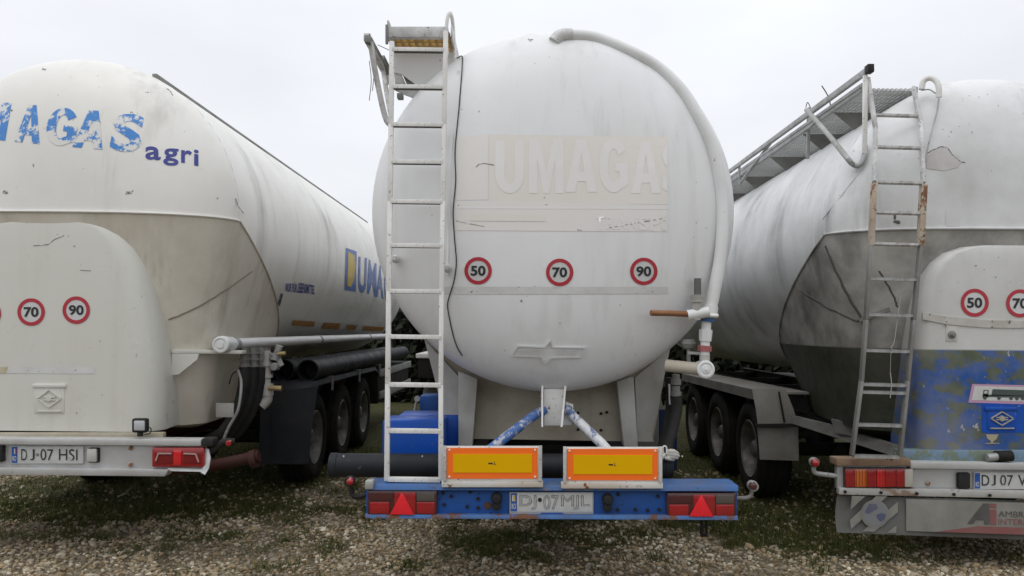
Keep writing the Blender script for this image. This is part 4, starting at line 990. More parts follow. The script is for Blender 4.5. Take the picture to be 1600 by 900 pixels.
# hose couplings, hoses, valves
mb = MB()
for x, Y in ((382, 6.3), (396, 6.45), (408, 6.6)):
    for k in range(6): mb.tube([P(x, 545 + k * 5, Y), P(x, 548 + k * 5, Y)], (9 if k % 2 else 7) * Y / F * .9, 14)
    mb.tube([P(x, 543, Y), P(x, 577, Y)], 6 * Y / F, 12)
build('hose_coupling', mb, galvdark, t1)
for k, (x, Y) in enumerate(((382, 6.3), (394, 6.42), (406, 6.55))):
    build('hose', MB().tube(spline([P(x, 574, Y), P(x - 2, 605, Y), P(x - 12, 640, Y), P(x - 35, 675, Y), P(x - 62, 690, Y + .1)], 6), 8.5 * Y / F, 14), black, t1)
build('thin_hose', MB().tube(spline([P(372, 578, 6.25), P(377, 600, 6.22), P(372, 640, 6.2), P(357, 668, 6.2), P(348, 690, 6.2)], 6), .012, 8), galv, t1)
build('earth_cable', MB().tube(spline([P(358, 600, 6.3), P(363, 585, 6.28), P(374, 578, 6.25)], 5), .006, 6), cablem, t1)
mb = seg((417, 548), (417, 610), 6, 6.6).tube([P(417, 566, 6.6), P(417, 572, 6.6)], 8 * 6.6 / F, 12).tube([P(418, 586, 6.6), P(418, 590, 6.6)], 8 * 6.6 / F, 12).tube([P(418, 600, 6.6), P(418, 618, 6.6)], 9 * 6.6 / F, 12)
mb.tube(spline([P(418, 616, 6.6), P(417, 625, 6.6), P(408, 635, 6.58)], 5), 8 * 6.6 / F, 12)
vl = build('valve_stack', mb, beigewhite, t1)
mb = seg((437, 540), (430, 560), 5.5, 6.6).tube([P(431, 553, 6.6), P(429, 562, 6.6)], 9 * 6.6 / F, 14).lathe([(.08, .035), (0, .035), (-.01, .03), (-.01, 0)], P(428, 573, 6.55), (0, 1, 0), 16).tube([P(434, 560, 6.6), P(440, 572, 6.6)], 4.5 * 6.6 / F, 10)
build('pressure_gauge', mb, galv, vl)
build('brass_tap', MB().tube([P(434, 553, 6.56), P(446, 552, 6.56)], .018, 10), brass, vl)
build('brass_tap', MB().tube([P(420, 606, 6.55), P(440, 607, 6.55)], .022, 10), brass, vl)
build('bracket_tab', MB().pbox(337, 630, 365, 652, 6.25, .02, .003), beigewhite, t1)
# hose tubes
for x, Y, dz, y2 in ((-2.30, 8.3, 0, 15), (-2.58, 8.35, 0, 15)):
    zt_ = P(500, 579, 8.3).z
    build('hose_tube', MB().lathe([(.3, 0), (.3, .105), (.0, .105), (0, .118), (.16, .118), (.17, .112), (y2 - Y, .112), (y2 - Y, 0)], (x, Y, zt_), (0, 1, 0), 26), blackplastic, t1)
for y in (8.9, 10.4, 11.9): build('tube_hanger', MB().box(-2.72, -2.17, y, y + .05, 1.13, 1.145).box(-2.19, -2.175, y, y + .05, .98, 1.14), galvdark, t1)
# mudguard, flap, wheels
mb = MB(); prof_ = [(7.92, .30), (7.93, .9), (7.98, 1.02), (8.1, 1.10), (8.3, 1.13), (10.0, 1.13), (11.6, 1.12), (11.78, 1.07), (11.86, .98)]
mb.grid([[(-2.68, a, b_) for a, b_ in prof_], [(-2.20, a, b_) for a, b_ in prof_], [(-2.185, a + .01, b_ - .05) for a, b_ in prof_]])
build('mudguard', mb, flapdark, t1)
mb = MB()
mb.grid([[P(425, 612, 7.95), P(460, 608, 7.95), P(497, 604, 7.95)], [P(424, 660, 7.9), P(458, 660, 7.88), P(488, 660, 7.9)], [P(424, 724, 7.92), P(455, 725, 7.90), P(482, 724, 7.92)]])
mb.pbox(424, 720, 482, 725, 7.89, .03)
build('mudflap', mb, flapdark, t1)
wheel_set(t1, -2.27, 1, (8.6, 9.9, 11.2)); wheel_set(t1, X1 - 1.24, -1, (8.6, 9.9, 11.2))
running_gear(t1, X1, (8.6, 9.9, 11.2), redchassis, 5.7, 14.6, .72, .95)
for z in (.62, .98): build('side_guard', MB().bar((-2.27, 12.4, z), (-2.27, 15.8, z), .03, .12, (0, 0, 1), .004), galv, t1)
for x in (-2.9, -4.2): build('landing_leg', MB().box(x, x + .12, 13.4, 13.52, .02, 1.1), chassis, t1)
build('added_side_locker', MB().box(-2.8, -2.28, 12.3, 15.6, .5, 1.05, .01), chassis, t1)  # added box that closes the bright gap under the hose tubes
build('added_side_locker', MB().box(-4.82, -4.36, 7.2, 8.0, .32, .95, .02), chassis, t1)  # far-side boxes added to keep light out from under the trailer
build('added_side_locker', MB().box(-4.82, -4.36, 12.0, 14.6, .32, .95, .02), chassis, t1)
for y in (7.0, 7.5): build('air_tank', MB().lathe([(0, 0), (.0, .08), (.05, .13), (1.1, .13), (1.15, .08), (1.15, 0)], (-4.1, y, .55), (1, 0, 0), 18), chassis, t1)  # tanks added as underframe clutter to block light
# bumper
bL, bR = -2 * 0 + -214, 329
bm1 = build('bumper', MB().pbox(bL, 694, 322, 733, 5.53, .014, .002), alu, t1)
build('top_lip', MB().prism([P(bL, 683, 5.48), P(314, 687, 5.48), P(314, 697, 5.48), P(bL, 693, 5.48)], (0, .12, 0), .005), alu, bm1)
build('bottom_lip', MB().prism([P(bL, 729, 5.48), P(263, 734, 5.48), P(257, 744.5, 5.48), P(bL, 740, 5.48)], (0, .10, 0), .004), alu, bm1)
build('bent_end', MB().prism([P(317, 700, 5.52), P(326, 702, 5.50), P(329, 716, 5.49), P(326, 732, 5.50), P(320, 742, 5.47), P(312, 737, 5.48), P(262, 736, 5.50), P(262, 731, 5.50), P(317, 732, 5.52)], (0, .012, 0)), alu, bm1)
build('end_cap', MB().pbox(314, 685, 333, 698, 5.47, .10, .012), black, bm1)
tl = build('tail_lamp', MB().pbox(237, 699, 318.5, 730, 5.49, .05, .010), redlens, bm1)
build('lens', MB().pbox(271, 703, 283, 727, 5.484, .01, .002), redlens2, tl)
for x0, x1 in ((242, 269), (286, 314)):
    build('lens', MB().pbox(x0, 705, x1, 725, 5.486, .008, .002), M('deep_red_lens', (.20, .010, .012), .2, coat=.4), tl)
lg = M('light_guide', (.50, .34, .32), .2, coat=.5)
for u0, u1, u2, u3 in (((268, 708.5), (248, 708.5), (248, 708), (243.5, 720)), ((287, 708.5), (306, 709.5), (306, 709), (310.5, 722))):
    build('light_guide', MB().bar(P(*u0, 5.483), P(*u1, 5.483), .008, .014, (0, 1, 0)).bar(P(*u2, 5.4835), P(*u3, 5.4835), .008, .0142, (0, 1, 0)), lg, tl)
pl, lf, l2, xs_, h_ = number_plate(bm1, (17, 697, 130, 724.5), 5.515, 'DJ 07 HSI', .088, None, flag='tri')
for s_, x0, x1 in (('D', 33, 42), ('J', 47, 54), ('07', 63, 83), ('HSI', 92, 121)):
    decal('plate_characters', text_bm(s_, .0), [(x0, 701.5), (x1, 702), (x1, 719.5), (x0, 719)], l2, inkworn, pl)
build('emblem_dot', MB().lathe([(0, .012), (-.002, .011), (-.002, 0)], P(58.5, 710.5, 5.513), (0, 1, 0), 10), galvdark, pl)
build('plate_lamp', MB().pbox(135, 701.5, 150, 722, 5.49, .05, .008), beigewhite, bm1)
build('plate_lamp_shroud', MB().pbox(137, 700, 153.5, 723, 5.505, .03, .008), black, bm1)
build('cable_box', MB().pbox(-12, 697, 3, 722, 5.49, .05, .006), black, bm1)
bolt1 = pmesh('bolt', MB().lathe([(0, .016), (-.014, .016), (-.02, .01), (-.02, 0)], (0, 0, 0), (0, 1, 0), 8), rustwhite)
for x, y in ((205, 699.5), (205, 725.5)): piece('bolt', bolt1, bm1, P(x, y, 5.528))
wl_ = build('work_lamp', MB().pbox(205, 654, 229, 676.5, 5.50, .05, .014), black, t1)
build('lens', MB().pbox(208.5, 657.5, 225.5, 673, 5.492, .02, .008), lampglass, wl_)
build('lamp_foot', MB().pbox(214, 676, 221, 682, 5.51, .03, .003).tube(spline([P(226, 679, 5.53), P(234, 677, 5.53), P(236, 670, 5.53), P(231, 667, 5.53)], 5), .004, 6), black, wl_)
build('underride_bar', MB().box(X1 - 1.0, X1 + 1.05, 5.75, 5.85, .60, .68, .008), redchassis, t1)
build('skirt_edge', MB().pbox(-214, 676, 255, 684, 5.60, .05, .006), M('skirt_ochre', (.46, .42, .33), .5, dirt=(.3, .24, .15), dirt_amt=.7, dirt_scale=5), t1)
ml = build('side_marker_lamp', MB().tube(spline([P(330, 705, 5.55), P(342, 696, 5.55), P(350, 690, 5.55), P(366, 690, 5.58)], 5), .024, 10), black, t1)
build('lens', MB().lathe([(0, .022), (-.02, .02), (-.026, 0)], P(358, 692, 5.53), (0, 1, 0), 12), redlens, ml)
build('jack_stand_bar', MB().tube([P(330, 728, 5.9), P(405, 713, 5.9)], .045, 12).tube([P(392, 718, 5.9), P(402, 716, 5.9)], .07, 12), redchassis, t1)

# ------------------------------------------------------------------ right tanker
X3, Z3, R3, YR3, D3 = 3.70, 2.485, 1.265, 6.17, .44
t3 = thing('tanker_trailer', (X3, 9, 0), 'grimy white bulk tank trailer with patchy blue foot and wide grey mudflap', 'tanker trailer', 'tank trailers parked side by side')
head3, hop3 = bulk_tank(t3, X3, Z3, R3, YR3, D3, 8.6, (X3, 8.2, .8), tankright, hopright, -1)
s3 = lambda a, b_, lift=.003: on_head(head3, a, b_, 5.2, YR3 + .3, lift)
F3 = 5.71
ol3 = [(0, 2.36), (.28, 2.36), (.42, 2.345), (.54, 2.30), (.62, 2.23), (.68, 2.13), (.72, 2.0), (.745, 1.82), (.76, 1.6), (.77, 1.0), (.775, .72)]
fairing(t3, X3, ol3, F3, 0, .7, fairright, rnd=.08, deep=.42, taper=.03)
f3 = lambda a, b_, lift=.003: P(a, b_, F3 - lift)
for x, y, nn in ((1523, 473, '50'), (1594, 474, '70'), (1664, 475, '90')): speed_sticker(t3, x, y, F3, 22, nn, f3)
mb = MB().prism([P(1442, 489, F3 - .008), P(1475, 494, F3 - .008), P(1540, 500, F3 - .008), P(1700, 504, F3 - .008), P(1700, 513, F3 - .008), P(1540, 512, F3 - .008), P(1480, 507, F3 - .008), P(1442, 499, F3 - .008)], (0, .02, 0))
build('trim_strip', mb, M('trim_cream', (.56, .55, .51), .45, dirt=(.3, .27, .22), dirt_amt=.6, dirt_scale=8, chip=(.12, .11, .09), chip_amt=.9, chip_scale=18), t3)
build('lamp_hole', MB().pbox(1478, 509, 1496, 534, F3 - .004, .01, .003), M('cream_patch', (.54, .53, .49), .45), t3)
build('screw_stub', MB().lathe([(0, .028), (-.006, .03), (-.012, .014), (-.03, .012), (-.032, 0)], P(1487, 523, F3 - .004), (0, 1, 0), 10), galvdark, t3)
marks(t3, [(1525, 415, 8, 4), (1538, 421, 4, 4), (1556, 433, 5, 6), (1560, 402, 4, 3), (1480, 508, 16, 5), (1551, 502, 7, 4)], lambda a, b_: f3(a, b_, .014), mat=scratch)
# sticker with a tank truck printed on it
sk = decal('truck_sticker', unit_rect(), [(1519, 600), (1692, 604), (1688, 634), (1513, 629)], lambda a, b_: f3(a, b_, .003), pinkm, t3)
decal('sticker_field', unit_rect(), [(1523, 603), (1688, 607), (1684, 630.5), (1518, 625)], lambda a, b_: f3(a, b_, .0045), platewhite, sk)
def pr(pts, mat, l=.006): decal('truck_print', unit_poly([(0, 0), (1, 0), (1, 1), (0, 1)]), pts, lambda a, b_: f3(a, b_, l), mat, sk)
dk = M('print_dark', (.06, .08, .075), .5); pr([(1551, 608), (1640, 611), (1640, 620), (1549, 618)], dk); pr([(1536, 616), (1640, 620), (1640, 623), (1536, 620)], dk); pr([(1537, 609), (1545, 609.5), (1544, 621), (1535, 620.5)], dk)
pr([(1538.5, 610.5), (1543, 611), (1542.5, 615), (1537.5, 614.7)], platewhite, .007)
for x in (1539, 1561, 1580, 1589, 1598): build('truck_print', MB().disc(P(x, 621.5 + (x - 1539) * .02, F3 - .008), .013, n=12), dk, sk, ang=0, recalc=False)
decal('blue_panel', unit_rect(), rectq(1534, 628, 1601, 676), lambda a, b_: f3(a, b_, .0025), bluepaint, t3)
emblem(t3, 1543, 638, 1588, 672, F3 - .002, bluepaint, M('bare_metal_edge', (.42, .40, .33), .5, dirt=(.2, .2, .18), dirt_amt=.6, dirt_scale=20))
decal('arrow_mark', unit_poly([(.1, .9), (.9, .9), (.75, .45), (.55, .25), (.55, .12), (.95, .1), (.95, .04), (.02, .04), (.02, .1), (.42, .12), (.4, .3), (.2, .5)]), rectq(1538, 677, 1563, 694), lambda a, b_: f3(a, b_, .003), M('bare_yellowish', (.40, .36, .25), .6), t3)
build('foot_ledge', MB().pbox(1405, 703, 1760, 722, 5.70, .1, .012), M('ledge_blue', (.16, .25, .34), .5, flake=(.16, .20, .15), flake_amt=.5, flake_scale=6, chip=(.5, .48, .42), chip_amt=.3, chip_scale=14), t3)
build('pipe_stub', MB().tube([P(1542, 715, 5.66), P(1562, 713, 5.66)], .028, 12), galv, t3)
build('pipe_hole', MB().tube([P(1556, 713, 5.67), P(1580, 712, 5.67)], .04, 14), chassis, t3)
# peeled patch and weld scars
decal('peeled_patch', unit_poly([(0, .1), (.03, .6), (.3, .9), (.55, .98), (.72, .7), (.95, .6), (1, .35), (.9, .15), (.5, 0)]), rectq(1447, 229, 1502, 267), lambda a, b_: s3(a, b_, .0025), peelm, t3, 5, 4)
scuff(t3, [(1448, 240), (1458, 234), (1470, 229), (1480, 230), (1488, 242), (1500, 252), (1508, 254)], .004, s3)
scuff(t3, [(1349, 262), (1330, 285), (1315, 305), (1295, 330), (1285, 343)], .006, s3, tankright)
marks(t3, [(1402, 346, 22, 18), (1398, 338, 10, 22)], lambda a, b_: s3(a, b_, .003), mat=M('dark_scuff', (.10, .095, .085), .7, flake=(.4, .4, .39), flake_amt=.6, flake_scale=30))
decal('square_ghost', unit_rect(), rectq(1478, 330, 1500, 354), lambda a, b_: s3(a, b_, .0025), M('ghost_grey', (.62, .62, .62), .45), t3, 2, 2)
c3 = cast(hop3)
sootm = M('soot_line', (.085, .08, .07), .8, dirt=(.09, .085, .075), dirt_amt=.8, dirt_scale=9)
for pts_, r in (([(1290, 385), (1310, 430), (1330, 470), (1346, 497)], .012), ([(1252, 455), (1290, 478), (1330, 498), (1346, 502)], .008), ([(1374, 424), (1384, 440), (1396, 462), (1402, 480)], .008)):
    build('weld_line', MB().tube([c3(*q, -r * .3) for q in wander(pts_, 5, .8)], r, 6), sootm, t3)
build('lashing_bar', MB().bar(c3(1343, 501, .02), c3(1390, 483, .03), .02, .03), galvdark, t3)
# ladder
def l3(py): return 5.56 if py > 285 else 5.56 + (285 - py) / 155 * .42
lp = [(1331, 711), (1346, 595), (1353, 500), (1360, 383)]
mb = MB()
for (a, b_), (c, d) in zip(lp, lp[1:]): mb.bar(P(a, b_, l3(b_)), P(c, d, l3(d)), .022, .045, (0, 1, 0), .003)
ld3 = build('ladder', mb, galvdark, t3)
rp = [(1406, 712), (1418, 595), (1427, 500), (1438, 383)]
mb = MB()
for (a, b_), (c, d) in zip(rp, rp[1:]): mb.bar(P(a, b_, l3(b_)), P(c, d, l3(d)), .022, .045, (0, 1, 0), .003)
build('side_rail', mb, galvdark, ld3)
mb = MB().bar(P(1361, 384, l3(384)), P(1366, 286, l3(286)), .032, .05, (0, 1, 0), .003)
build('side_rail', mb, rustwhite, ld3, 'rusty mid section of the ladder rail')
mb = MB().bar(P(1438, 384, l3(384)), P(1443, 288, l3(288)), .04, .05, (0, 1, 0), .003)
build('side_rail', mb, rustwhite, ld3, 'rusty brown mid section of the ladder rail')
mb = MB().bar(P(1366, 284, l3(285)), P(1368, 200, l3(200)), .026, .035, (0, 1, 0), .003).bar(P(1368, 200, l3(200)), P(1356, 122, l3(122)), .026, .035, (0, 1, 0), .003)
build('side_rail', mb, wornwhite, ld3)
mb = MB().bar(P(1443, 286, l3(285)), P(1438, 190, l3(190)), .024, .035, (0, 1, 0), .003).bar(P(1438, 190, l3(190)), P(1427, 136, l3(136)), .024, .035, (0, 1, 0), .003).bar(P(1434, 185, l3(190) + .03), P(1428, 140, l3(136) + .03), .014, .02, (0, 1, 0))
build('side_rail', mb, wornwhite, ld3)
mb = MB().box(-.5, .5, -.015, .02, -.013, .005)
for k in range(24): mb.box(-.49 + k * .0415, -.47 + k * .0415, -.015, .02, .005, .011)
rg = pmesh('rung', mb, galv)
mb = MB().tube([(-.5, 0, 0), (.5, 0, 0)], .014, 8); mb.box(-.5, .5, -.018, .018, -.004, .012)
rg2 = pmesh('rung', mb, wornwhite)
def xl(y): 
    pts_ = [(122, 1356), (200, 1368), (285, 1366)] + [(b_, a) for a, b_ in lp[::-1]]
    return float(np.interp(y, [p[0] for p in pts_], [p[1] for p in pts_]))
def xr_(y):
    pts_ = [(136, 1427), (190, 1438), (288, 1443)] + [(b_, a) for a, b_ in rp[::-1]]
    return float(np.interp(y, [p[0] for p in pts_], [p[1] for p in pts_]))
for y, me in ((180, rg2), (230, rg2), (285, rg2), (332, rg2), (381, rg2), (435, rg), (491, rg), (547, rg), (600, rg), (612, rg), (663, rg), (712, rg)):
    a, b_ = P(xl(y) + 2, y, l3(y)), P(xr_(y) - 2, y + 2, l3(y))
    piece('rung', me, ld3, (a + b_) / 2, (0, math.atan2(a.z - b_.z, b_.x - a.x), 0), ((b_ - a).length, 1, 1))
# cord tied to the ladder rung
cd_ = build('cord', MB().tube(spline([P(1408, 460, 5.60), P(1402, 500, 5.56), P(1397, 535, 5.54), P(1392, 543, 5.53), P(1397, 548, 5.53), P(1392, 552, 5.53)], 5), .0025, 5).tube(spline([P(1391, 582, 5.54), P(1393, 600, 5.53), P(1391, 622, 5.53)], 5), .0035, 5).tube([P(1392, 552, 5.53), P(1391, 582, 5.54)], .0018, 5), stringm)
tag(cd_, 'pale cord knotted round a rung of the right trailer ladder', 'cord')
# walkway
xa, xb, zd = 2.74, 3.18, 3.66
wk3 = build('walkway', MB().box(xa - .012, xa + .012, 6.15, 13, zd - .01, zd + .05, .003).box(xb - .012, xb + .012, 6.15, 13, zd - .035, zd + .03, .003), galv, t3)
mb = MB()
for k in range(11): mb.box(xa + .03 + k * .036, xa + .048 + k * .036, 6.17, 13, zd, zd + .022)
build('slat', mb, alu2, wk3)
mb = MB()
for k in range(62): mb.box(xa + .014, xb - .014, 6.19 + k * .11, 6.202 + k * .11, zd + .003, zd + .019)
build('cross_bar', mb, alu2, wk3)
mb = MB()
for k, y in enumerate((6.75, 7.5, 8.5, 9.6, 10.8, 12)):
    cz = lambda x: Z3 + math.sqrt(max(0, R3 ** 2 - (x - X3) ** 2))
    build('gusset_plate', MB().prism([(xa + .015, y, zd - .012), (xb - .02, y, zd - .012), (xb - .02, y, cz(xb - .02) - .01), (xb - .12, y, cz(xb - .12) - .01), (xa + .20, y, cz(xa + .2) - .01)], (0, .006, 0)), galvdark, wk3)
mb = MB()
mb.box(xb - .06, xb - .02, 6.18, 12.9, zd - .07, zd - .037)
build('walkway_bearer', mb, galvdark, wk3)
h0, h1 = P(1357, 109, 5.95), P(1140, 268, 10.0)
hr3 = build('folded_handrail', MB().bar(h0, h0 + (h1 - h0) * 1.5, .035, .05, (0, 0, 1), .005), galv, t3)
build('rail_end', MB().bar(h0 + Vector((0, -.05, 0)), h0 + Vector((0, .02, 0)), .05, .065, (0, 0, 1), .006), black, hr3)
mb = MB(); dz_ = Vector((0.02, 0, -.07)); mb.bar(h0 + dz_ + Vector((0, .15, 0)), h0 + (h1 - h0) * 1.5 + dz_, .02, .03, (0, 0, 1), .003)
build('lower_rail', mb, galv, hr3)
build('rail_stay', MB().tube(spline([P(1260, 172, 7.0), P(1290, 205, 6.45), P(1322, 245, 5.95), s3(1333, 257, .05), s3(1343, 258, .04), s3(1350, 246, .04), s3(1352, 228, .04)], 6), .021, 10), galv, hr3)
build('rail_post', MB().bar(P(1352, 118, 5.95), s3(1351, 240, .05), .035, .02, (0, 1, 0), .003), whitemetal, hr3)
build('rail_post', MB().bar(P(1264, 168, 7.4), P(1262, 248, 7.4), .03, .03, (0, 1, 0), .003), galv, hr3)
build('rail_post', MB().bar(P(1155, 256, 9.6), P(1157, 290, 9.6), .03, .03, (0, 1, 0), .003), galv, hr3)
build('rail_brace', MB().bar(P(1205, 222, 8.5), P(1158, 285, 9.3), .03, .03, (0, 1, 0), .003), galv, hr3)
build('rail_brace', MB().bar(P(1300, 165, 6.8), P(1265, 200, 7.2), .025, .03, (0, 1, 0), .003), galv, hr3)
build('tie_wire', MB().tube(spline([P(1284, 134, 6.9), P(1291, 145, 6.9), P(1296, 156, 6.9), P(1298, 170, 6.9)], 5), .005, 6), cablem, hr3)
build('tie_wire', MB().tube(spline([P(1259, 168, 7.3), P(1262, 160, 7.3), P(1268, 172, 7.3)], 5), .004, 6), cablem, hr3)
build('grab_hook', MB().tube(spline([P(1440, 140, 5.95), P(1443, 127, 5.95), P(1453, 122, 5.93), P(1463, 127, 5.9), P(1467, 138, 5.88), P(1467, 152, 5.88)], 6), .022, 10), whitemetal, t3)
build('thin_cable', MB().tube(spline([P(1467, 154, 5.87), P(1464, 175, 5.85), P(1456, 205, 5.8), P(1448, 238, 5.76), P(1446, 262, 5.74)], 5), .006, 6).tube(spline([P(1441, 141, 5.95), P(1452, 140, 5.94), P(1462, 146, 5.9)], 4), .005, 6), galv, t3)
# running gear on the near side
wheel_set(t3, 2.37, -1, (8.1, 9.4, 10.7)); wheel_set(t3, X3 + 1.33, 1, (8.1, 9.4, 10.7))
running_gear(t3, X3, (8.1, 9.4, 10.7), chassis, 7.0, 14.6, .80, 1.02)
mgx0, mgx1 = 2.35, 2.81
build('mudguard', MB().prism([(mgx0, 7.5, 1.10), (mgx1, 7.5, 1.10), (mgx1, 11.3, 1.06), (mgx0, 11.3, 1.06)], (0, 0, .02)).prism([(mgx0, 7.5, 1.10), (mgx0, 11.3, 1.06), (mgx0, 11.3, .98), (mgx0, 7.5, 1.02)], (.012, 0, 0)), fendergrey, t3)
mb = MB().grid([[P(1175, 608, 7.5), P(1205, 607, 7.5), P(1228, 609, 7.5)], [P(1181, 640, 7.44), P(1212, 640, 7.44), P(1240, 640, 7.46)], [P(1184, 664, 7.42), P(1216, 664, 7.42), P(1247, 662, 7.46)]])
mf = build('mudflap', mb, fendergrey, t3, 'grey stiff mudflap')
build('flap_lower', MB().grid([[P(1183, 668, 7.44), P(1216, 668, 7.44), P(1247, 666, 7.46)], [P(1186, 700, 7.43), P(1216, 700, 7.42), P(1248, 700, 7.45)], [P(1187, 718, 7.44), P(1216, 719, 7.43), P(1248, 720, 7.46)]]), fendergrey, mf)
build('flap_bar', MB().bar(P(1180, 665, 7.40), P(1262, 664, 7.42), .03, .03), chassis, mf)
build('flap_fold', MB().bar(P(1217, 612, 7.42), P(1226, 660, 7.40), .012, .02, (0, 1, 0)), chassis, mf)
build('frame_beam', MB().prism([P(1238, 650, 7.4), P(1300, 665, 6.9), P(1410, 700, 5.95), P(1432, 712, 5.8), P(1424, 718, 5.8), P(1400, 714, 5.95), P(1300, 682, 6.9), P(1238, 662, 7.4)], (.05, .02, 0)), galvdark, t3)
build('frame_gusset', MB().prism([P(1298, 655, 6.7), P(1320, 660, 6.6), P(1335, 662, 6.5), P(1335, 682, 6.5), P(1305, 676, 6.7)], (.04, .05, 0)), galvdark, t3)
build('added_side_locker', MB().box(4.55, 4.98, 6.4, 7.9, .32, .95, .02), chassis, t3)  # lockers on the hidden side, added to stop light coming in underneath
build('added_side_locker', MB().box(4.55, 4.98, 11.6, 14.4, .32, .95, .02), chassis, t3)
for y in (6.9, 7.4): build('air_tank', MB().lathe([(0, 0), (.0, .08), (.05, .13), (1.2, .13), (1.25, .08), (1.25, 0)], (3.0, y, .52), (1, 0, 0), 18), chassis, t3)  # cylinders added to block side light below the hopper
build('cross_hose', MB().tube(spline([(2.7, 7.2, .78), (2.75, 8.0, .62), (2.9, 9.0, .7), (2.8, 10.5, .6), (2.9, 12, .75)], 6), .03, 8), black, t3)
# bumper
bm3 = build('bumper', MB().pbox(1311, 727, 1834, 771, 5.70, .014, .002), alu, t3)
build('top_lip', MB().prism([P(1423, 721, 5.64), P(1834, 727, 5.64), P(1834, 738, 5.64), P(1423, 732, 5.64)], (0, .14, 0), .004), alu, bm3)
build('foot_plank', MB().pbox(1308, 717, 1423, 728, 5.62, .14, .004), rustplank, bm3)
build('bottom_lip', MB().prism([P(1311, 762, 5.64), P(1834, 772, 5.64), P(1834, 784, 5.64), P(1311, 773, 5.64)], (0, .05, 0), .004), M('lip_rusting', (.46, .46, .44), .5, .1, flake=(.24, .14, .085), flake_amt=.57, flake_scale=3.2, dirt=(.3, .28, .24), dirt_amt=.6, dirt_scale=6, chip=(.1, .06, .04), chip_amt=.6), bm3)
build('end_plate', MB().pbox(1308, 728, 1318, 764, 5.66, .05, .005), galv, bm3)
tl = build('tail_lamp', MB().pbox(1320, 731.5, 1427, 762.5, 5.64, .05, .010), darklens, bm3)
for x0, x1, mm in ((1322, 1336, redlens), (1336.5, 1354, orangelens), (1354.5, 1369.5, redlens), (1370, 1382.5, redlens2), (1383, 1400, redlens), (1400.5, 1413.5, redlens), (1414, 1426.5, clearlens)):
    build('lens', MB().pbox(x0, 733.5, x1, 761, 5.632, .012, .003), mm, tl)
mb = MB()
for k in range(20): mb.pbox(1324 + k * 4.6, 735, 1325 + k * 4.6, 760, 5.6305, .004)
build('lens_ribs', mb, redlens, tl)
piece('bolt', bolt1, bm3, P(1449, 755, 5.698))
for x in (1320, 1376, 1432, 1490, 1546): piece('bolt', bolt, bm3, P(x, 768 + (x - 1320) * .025, 5.638))
build('plate_lamp', MB().pbox(1498, 739, 1517, 764, 5.66, .04, .01), black, bm3)
pl, lf, l2, xs_, h_ = number_plate(bm3, (1522, 738, 1632, 764.5), 5.68, 'DJ 07 V', .085, None, flag=None)
for s_, x0, x1, mm in (('D', 1534, 1546, inkblack), ('J', 1549, 1556, inkworn), ('07', 1563, 1583, inkworn), ('V', 1591, 1604, inkworn)):
    decal('plate_characters', text_bm(s_, .0), [(x0, 742), (x1, 742.3), (x1, 759), (x0, 758.6)], l2, mm, pl)
fl = MB(); rows = []
for k in range(6):
    t_ = k / 5
    rows.append([P(1310 + (x - 1310) - (3 * math.sin(t_ * 3) if x < 1350 else 0), 774 + t_ * 58 + (x - 1310) * (.027 + .012 * t_), 5.67 + .02 * math.sin(x * .02 + t_ * 2)) for x in range(1308, 1834, 35)])
fl.grid(rows)
mf3 = build('mudflap', fl, flapgrey, t3, 'wide grey rubber mudflap with printed panel')
fq = lambda a, b_, l=.012: P(a, b_ + (a - 1310) * .033, 5.645 - l)
decal('print_panel', unit_rect(), rectq(1416, 776, 1830, 826), lambda a, b_: fq(a, b_, .003), flapprint, mf3)
for q in ([(1331, 774), (1352, 774), (1330, 795), (1329, 795)], [(1369, 773), (1386, 773), (1330, 826), (1328, 812)], [(1403, 781), (1403, 797), (1366, 829), (1347, 829)], [(1401, 818), (1400, 830), (1384, 830), (1386, 829)]):
    decal('stripe', unit_rect(), q, lambda a, b_: fq(a, b_, .003), flapprint, mf3)
build('roundel', MB().disc(fq(1367, 801, .006), .100, n=28), flapprint, mf3, ang=0, recalc=False)
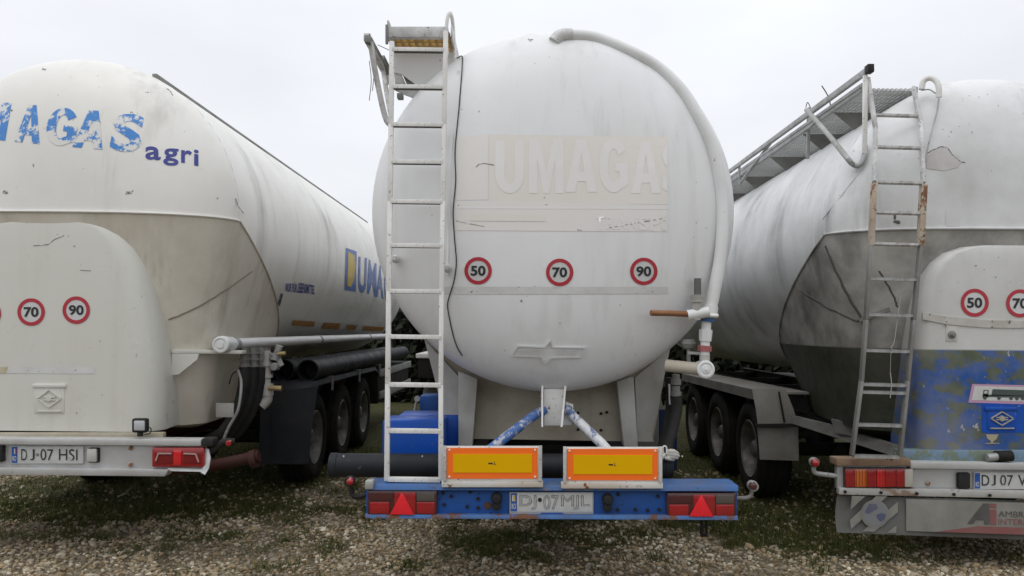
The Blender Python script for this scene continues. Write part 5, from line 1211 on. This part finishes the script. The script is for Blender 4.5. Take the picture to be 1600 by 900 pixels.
build('roundel_core', MB().disc(fq(1367, 801, .008), .086, n=28), M('roundel_grey', (.20, .205, .215), .6), mf3, ang=0, recalc=False)
for pts_ in ([(.05, .55), (.25, .95), (.55, .95), (.62, .75), (.42, .62), (.25, .5)], [(.55, .45), (.75, .55), (.95, .5), (.9, .25), (.72, .15), (.6, .3)]):
    decal('roundel_blade', unit_poly(pts_), rectq(1349, 784, 1386, 818), lambda a, b_: fq(a, b_, .010), flapblue, mf3)
decal('logo_letter', unit_poly([(0, 0), (.72, 1), (1, 1), (1, 0), (.76, 0), (.76, .2), (.40, .2), (.26, 0)]), rectq(1511, 779, 1546, 812), lambda a, b_: fq(a, b_, .006), flapblack, mf3)
decal('logo_letter', unit_poly([(.0, 0), (1, 0), (1, .72), (0, .72)]), rectq(1547, 779, 1557, 812), lambda a, b_: fq(a, b_, .006), flapred, mf3)
decal('logo_letter', unit_poly([(.0, .8), (1, .8), (1, 1), (0, 1)]), rectq(1547, 779, 1557, 812), lambda a, b_: fq(a, b_, .006), flapred, mf3)
decal('logo_lettering', text_bm('AMBROGIO', 0), rectq(1560, 790, 1640, 799), lambda a, b_: fq(a, b_, .006), flapblack, mf3)
decal('logo_lettering', text_bm('INTERMODAL', 0), rectq(1560, 802, 1650, 811), lambda a, b_: fq(a, b_, .006), flapred, mf3)
decal('red_wedge', unit_poly([(0, 0), (1, 0), (1, 1), (.18, 1)]), rectq(1462, 815, 1830, 826), lambda a, b_: fq(a, b_, .006), flapred, mf3)
ml = build('side_marker_lamp', MB().lathe([(-.03, 0), (-.03, .03), (0, .036), (.03, .03), (.03, 0)], P(1272, 722, 5.66), (0, 1, 0), 16), galv, t3)
build('lens', MB().lathe([(0, .03), (-.02, .026), (-.032, .012), (-.034, 0)], P(1273.5, 723, 5.63), (0, 1, 0), 14), redlens, ml)
build('bent_arm', MB().tube(spline([P(1271, 730, 5.66), P(1273, 738, 5.66), P(1284, 741, 5.66), P(1310, 744, 5.68)], 5), .017, 8), galv, ml)
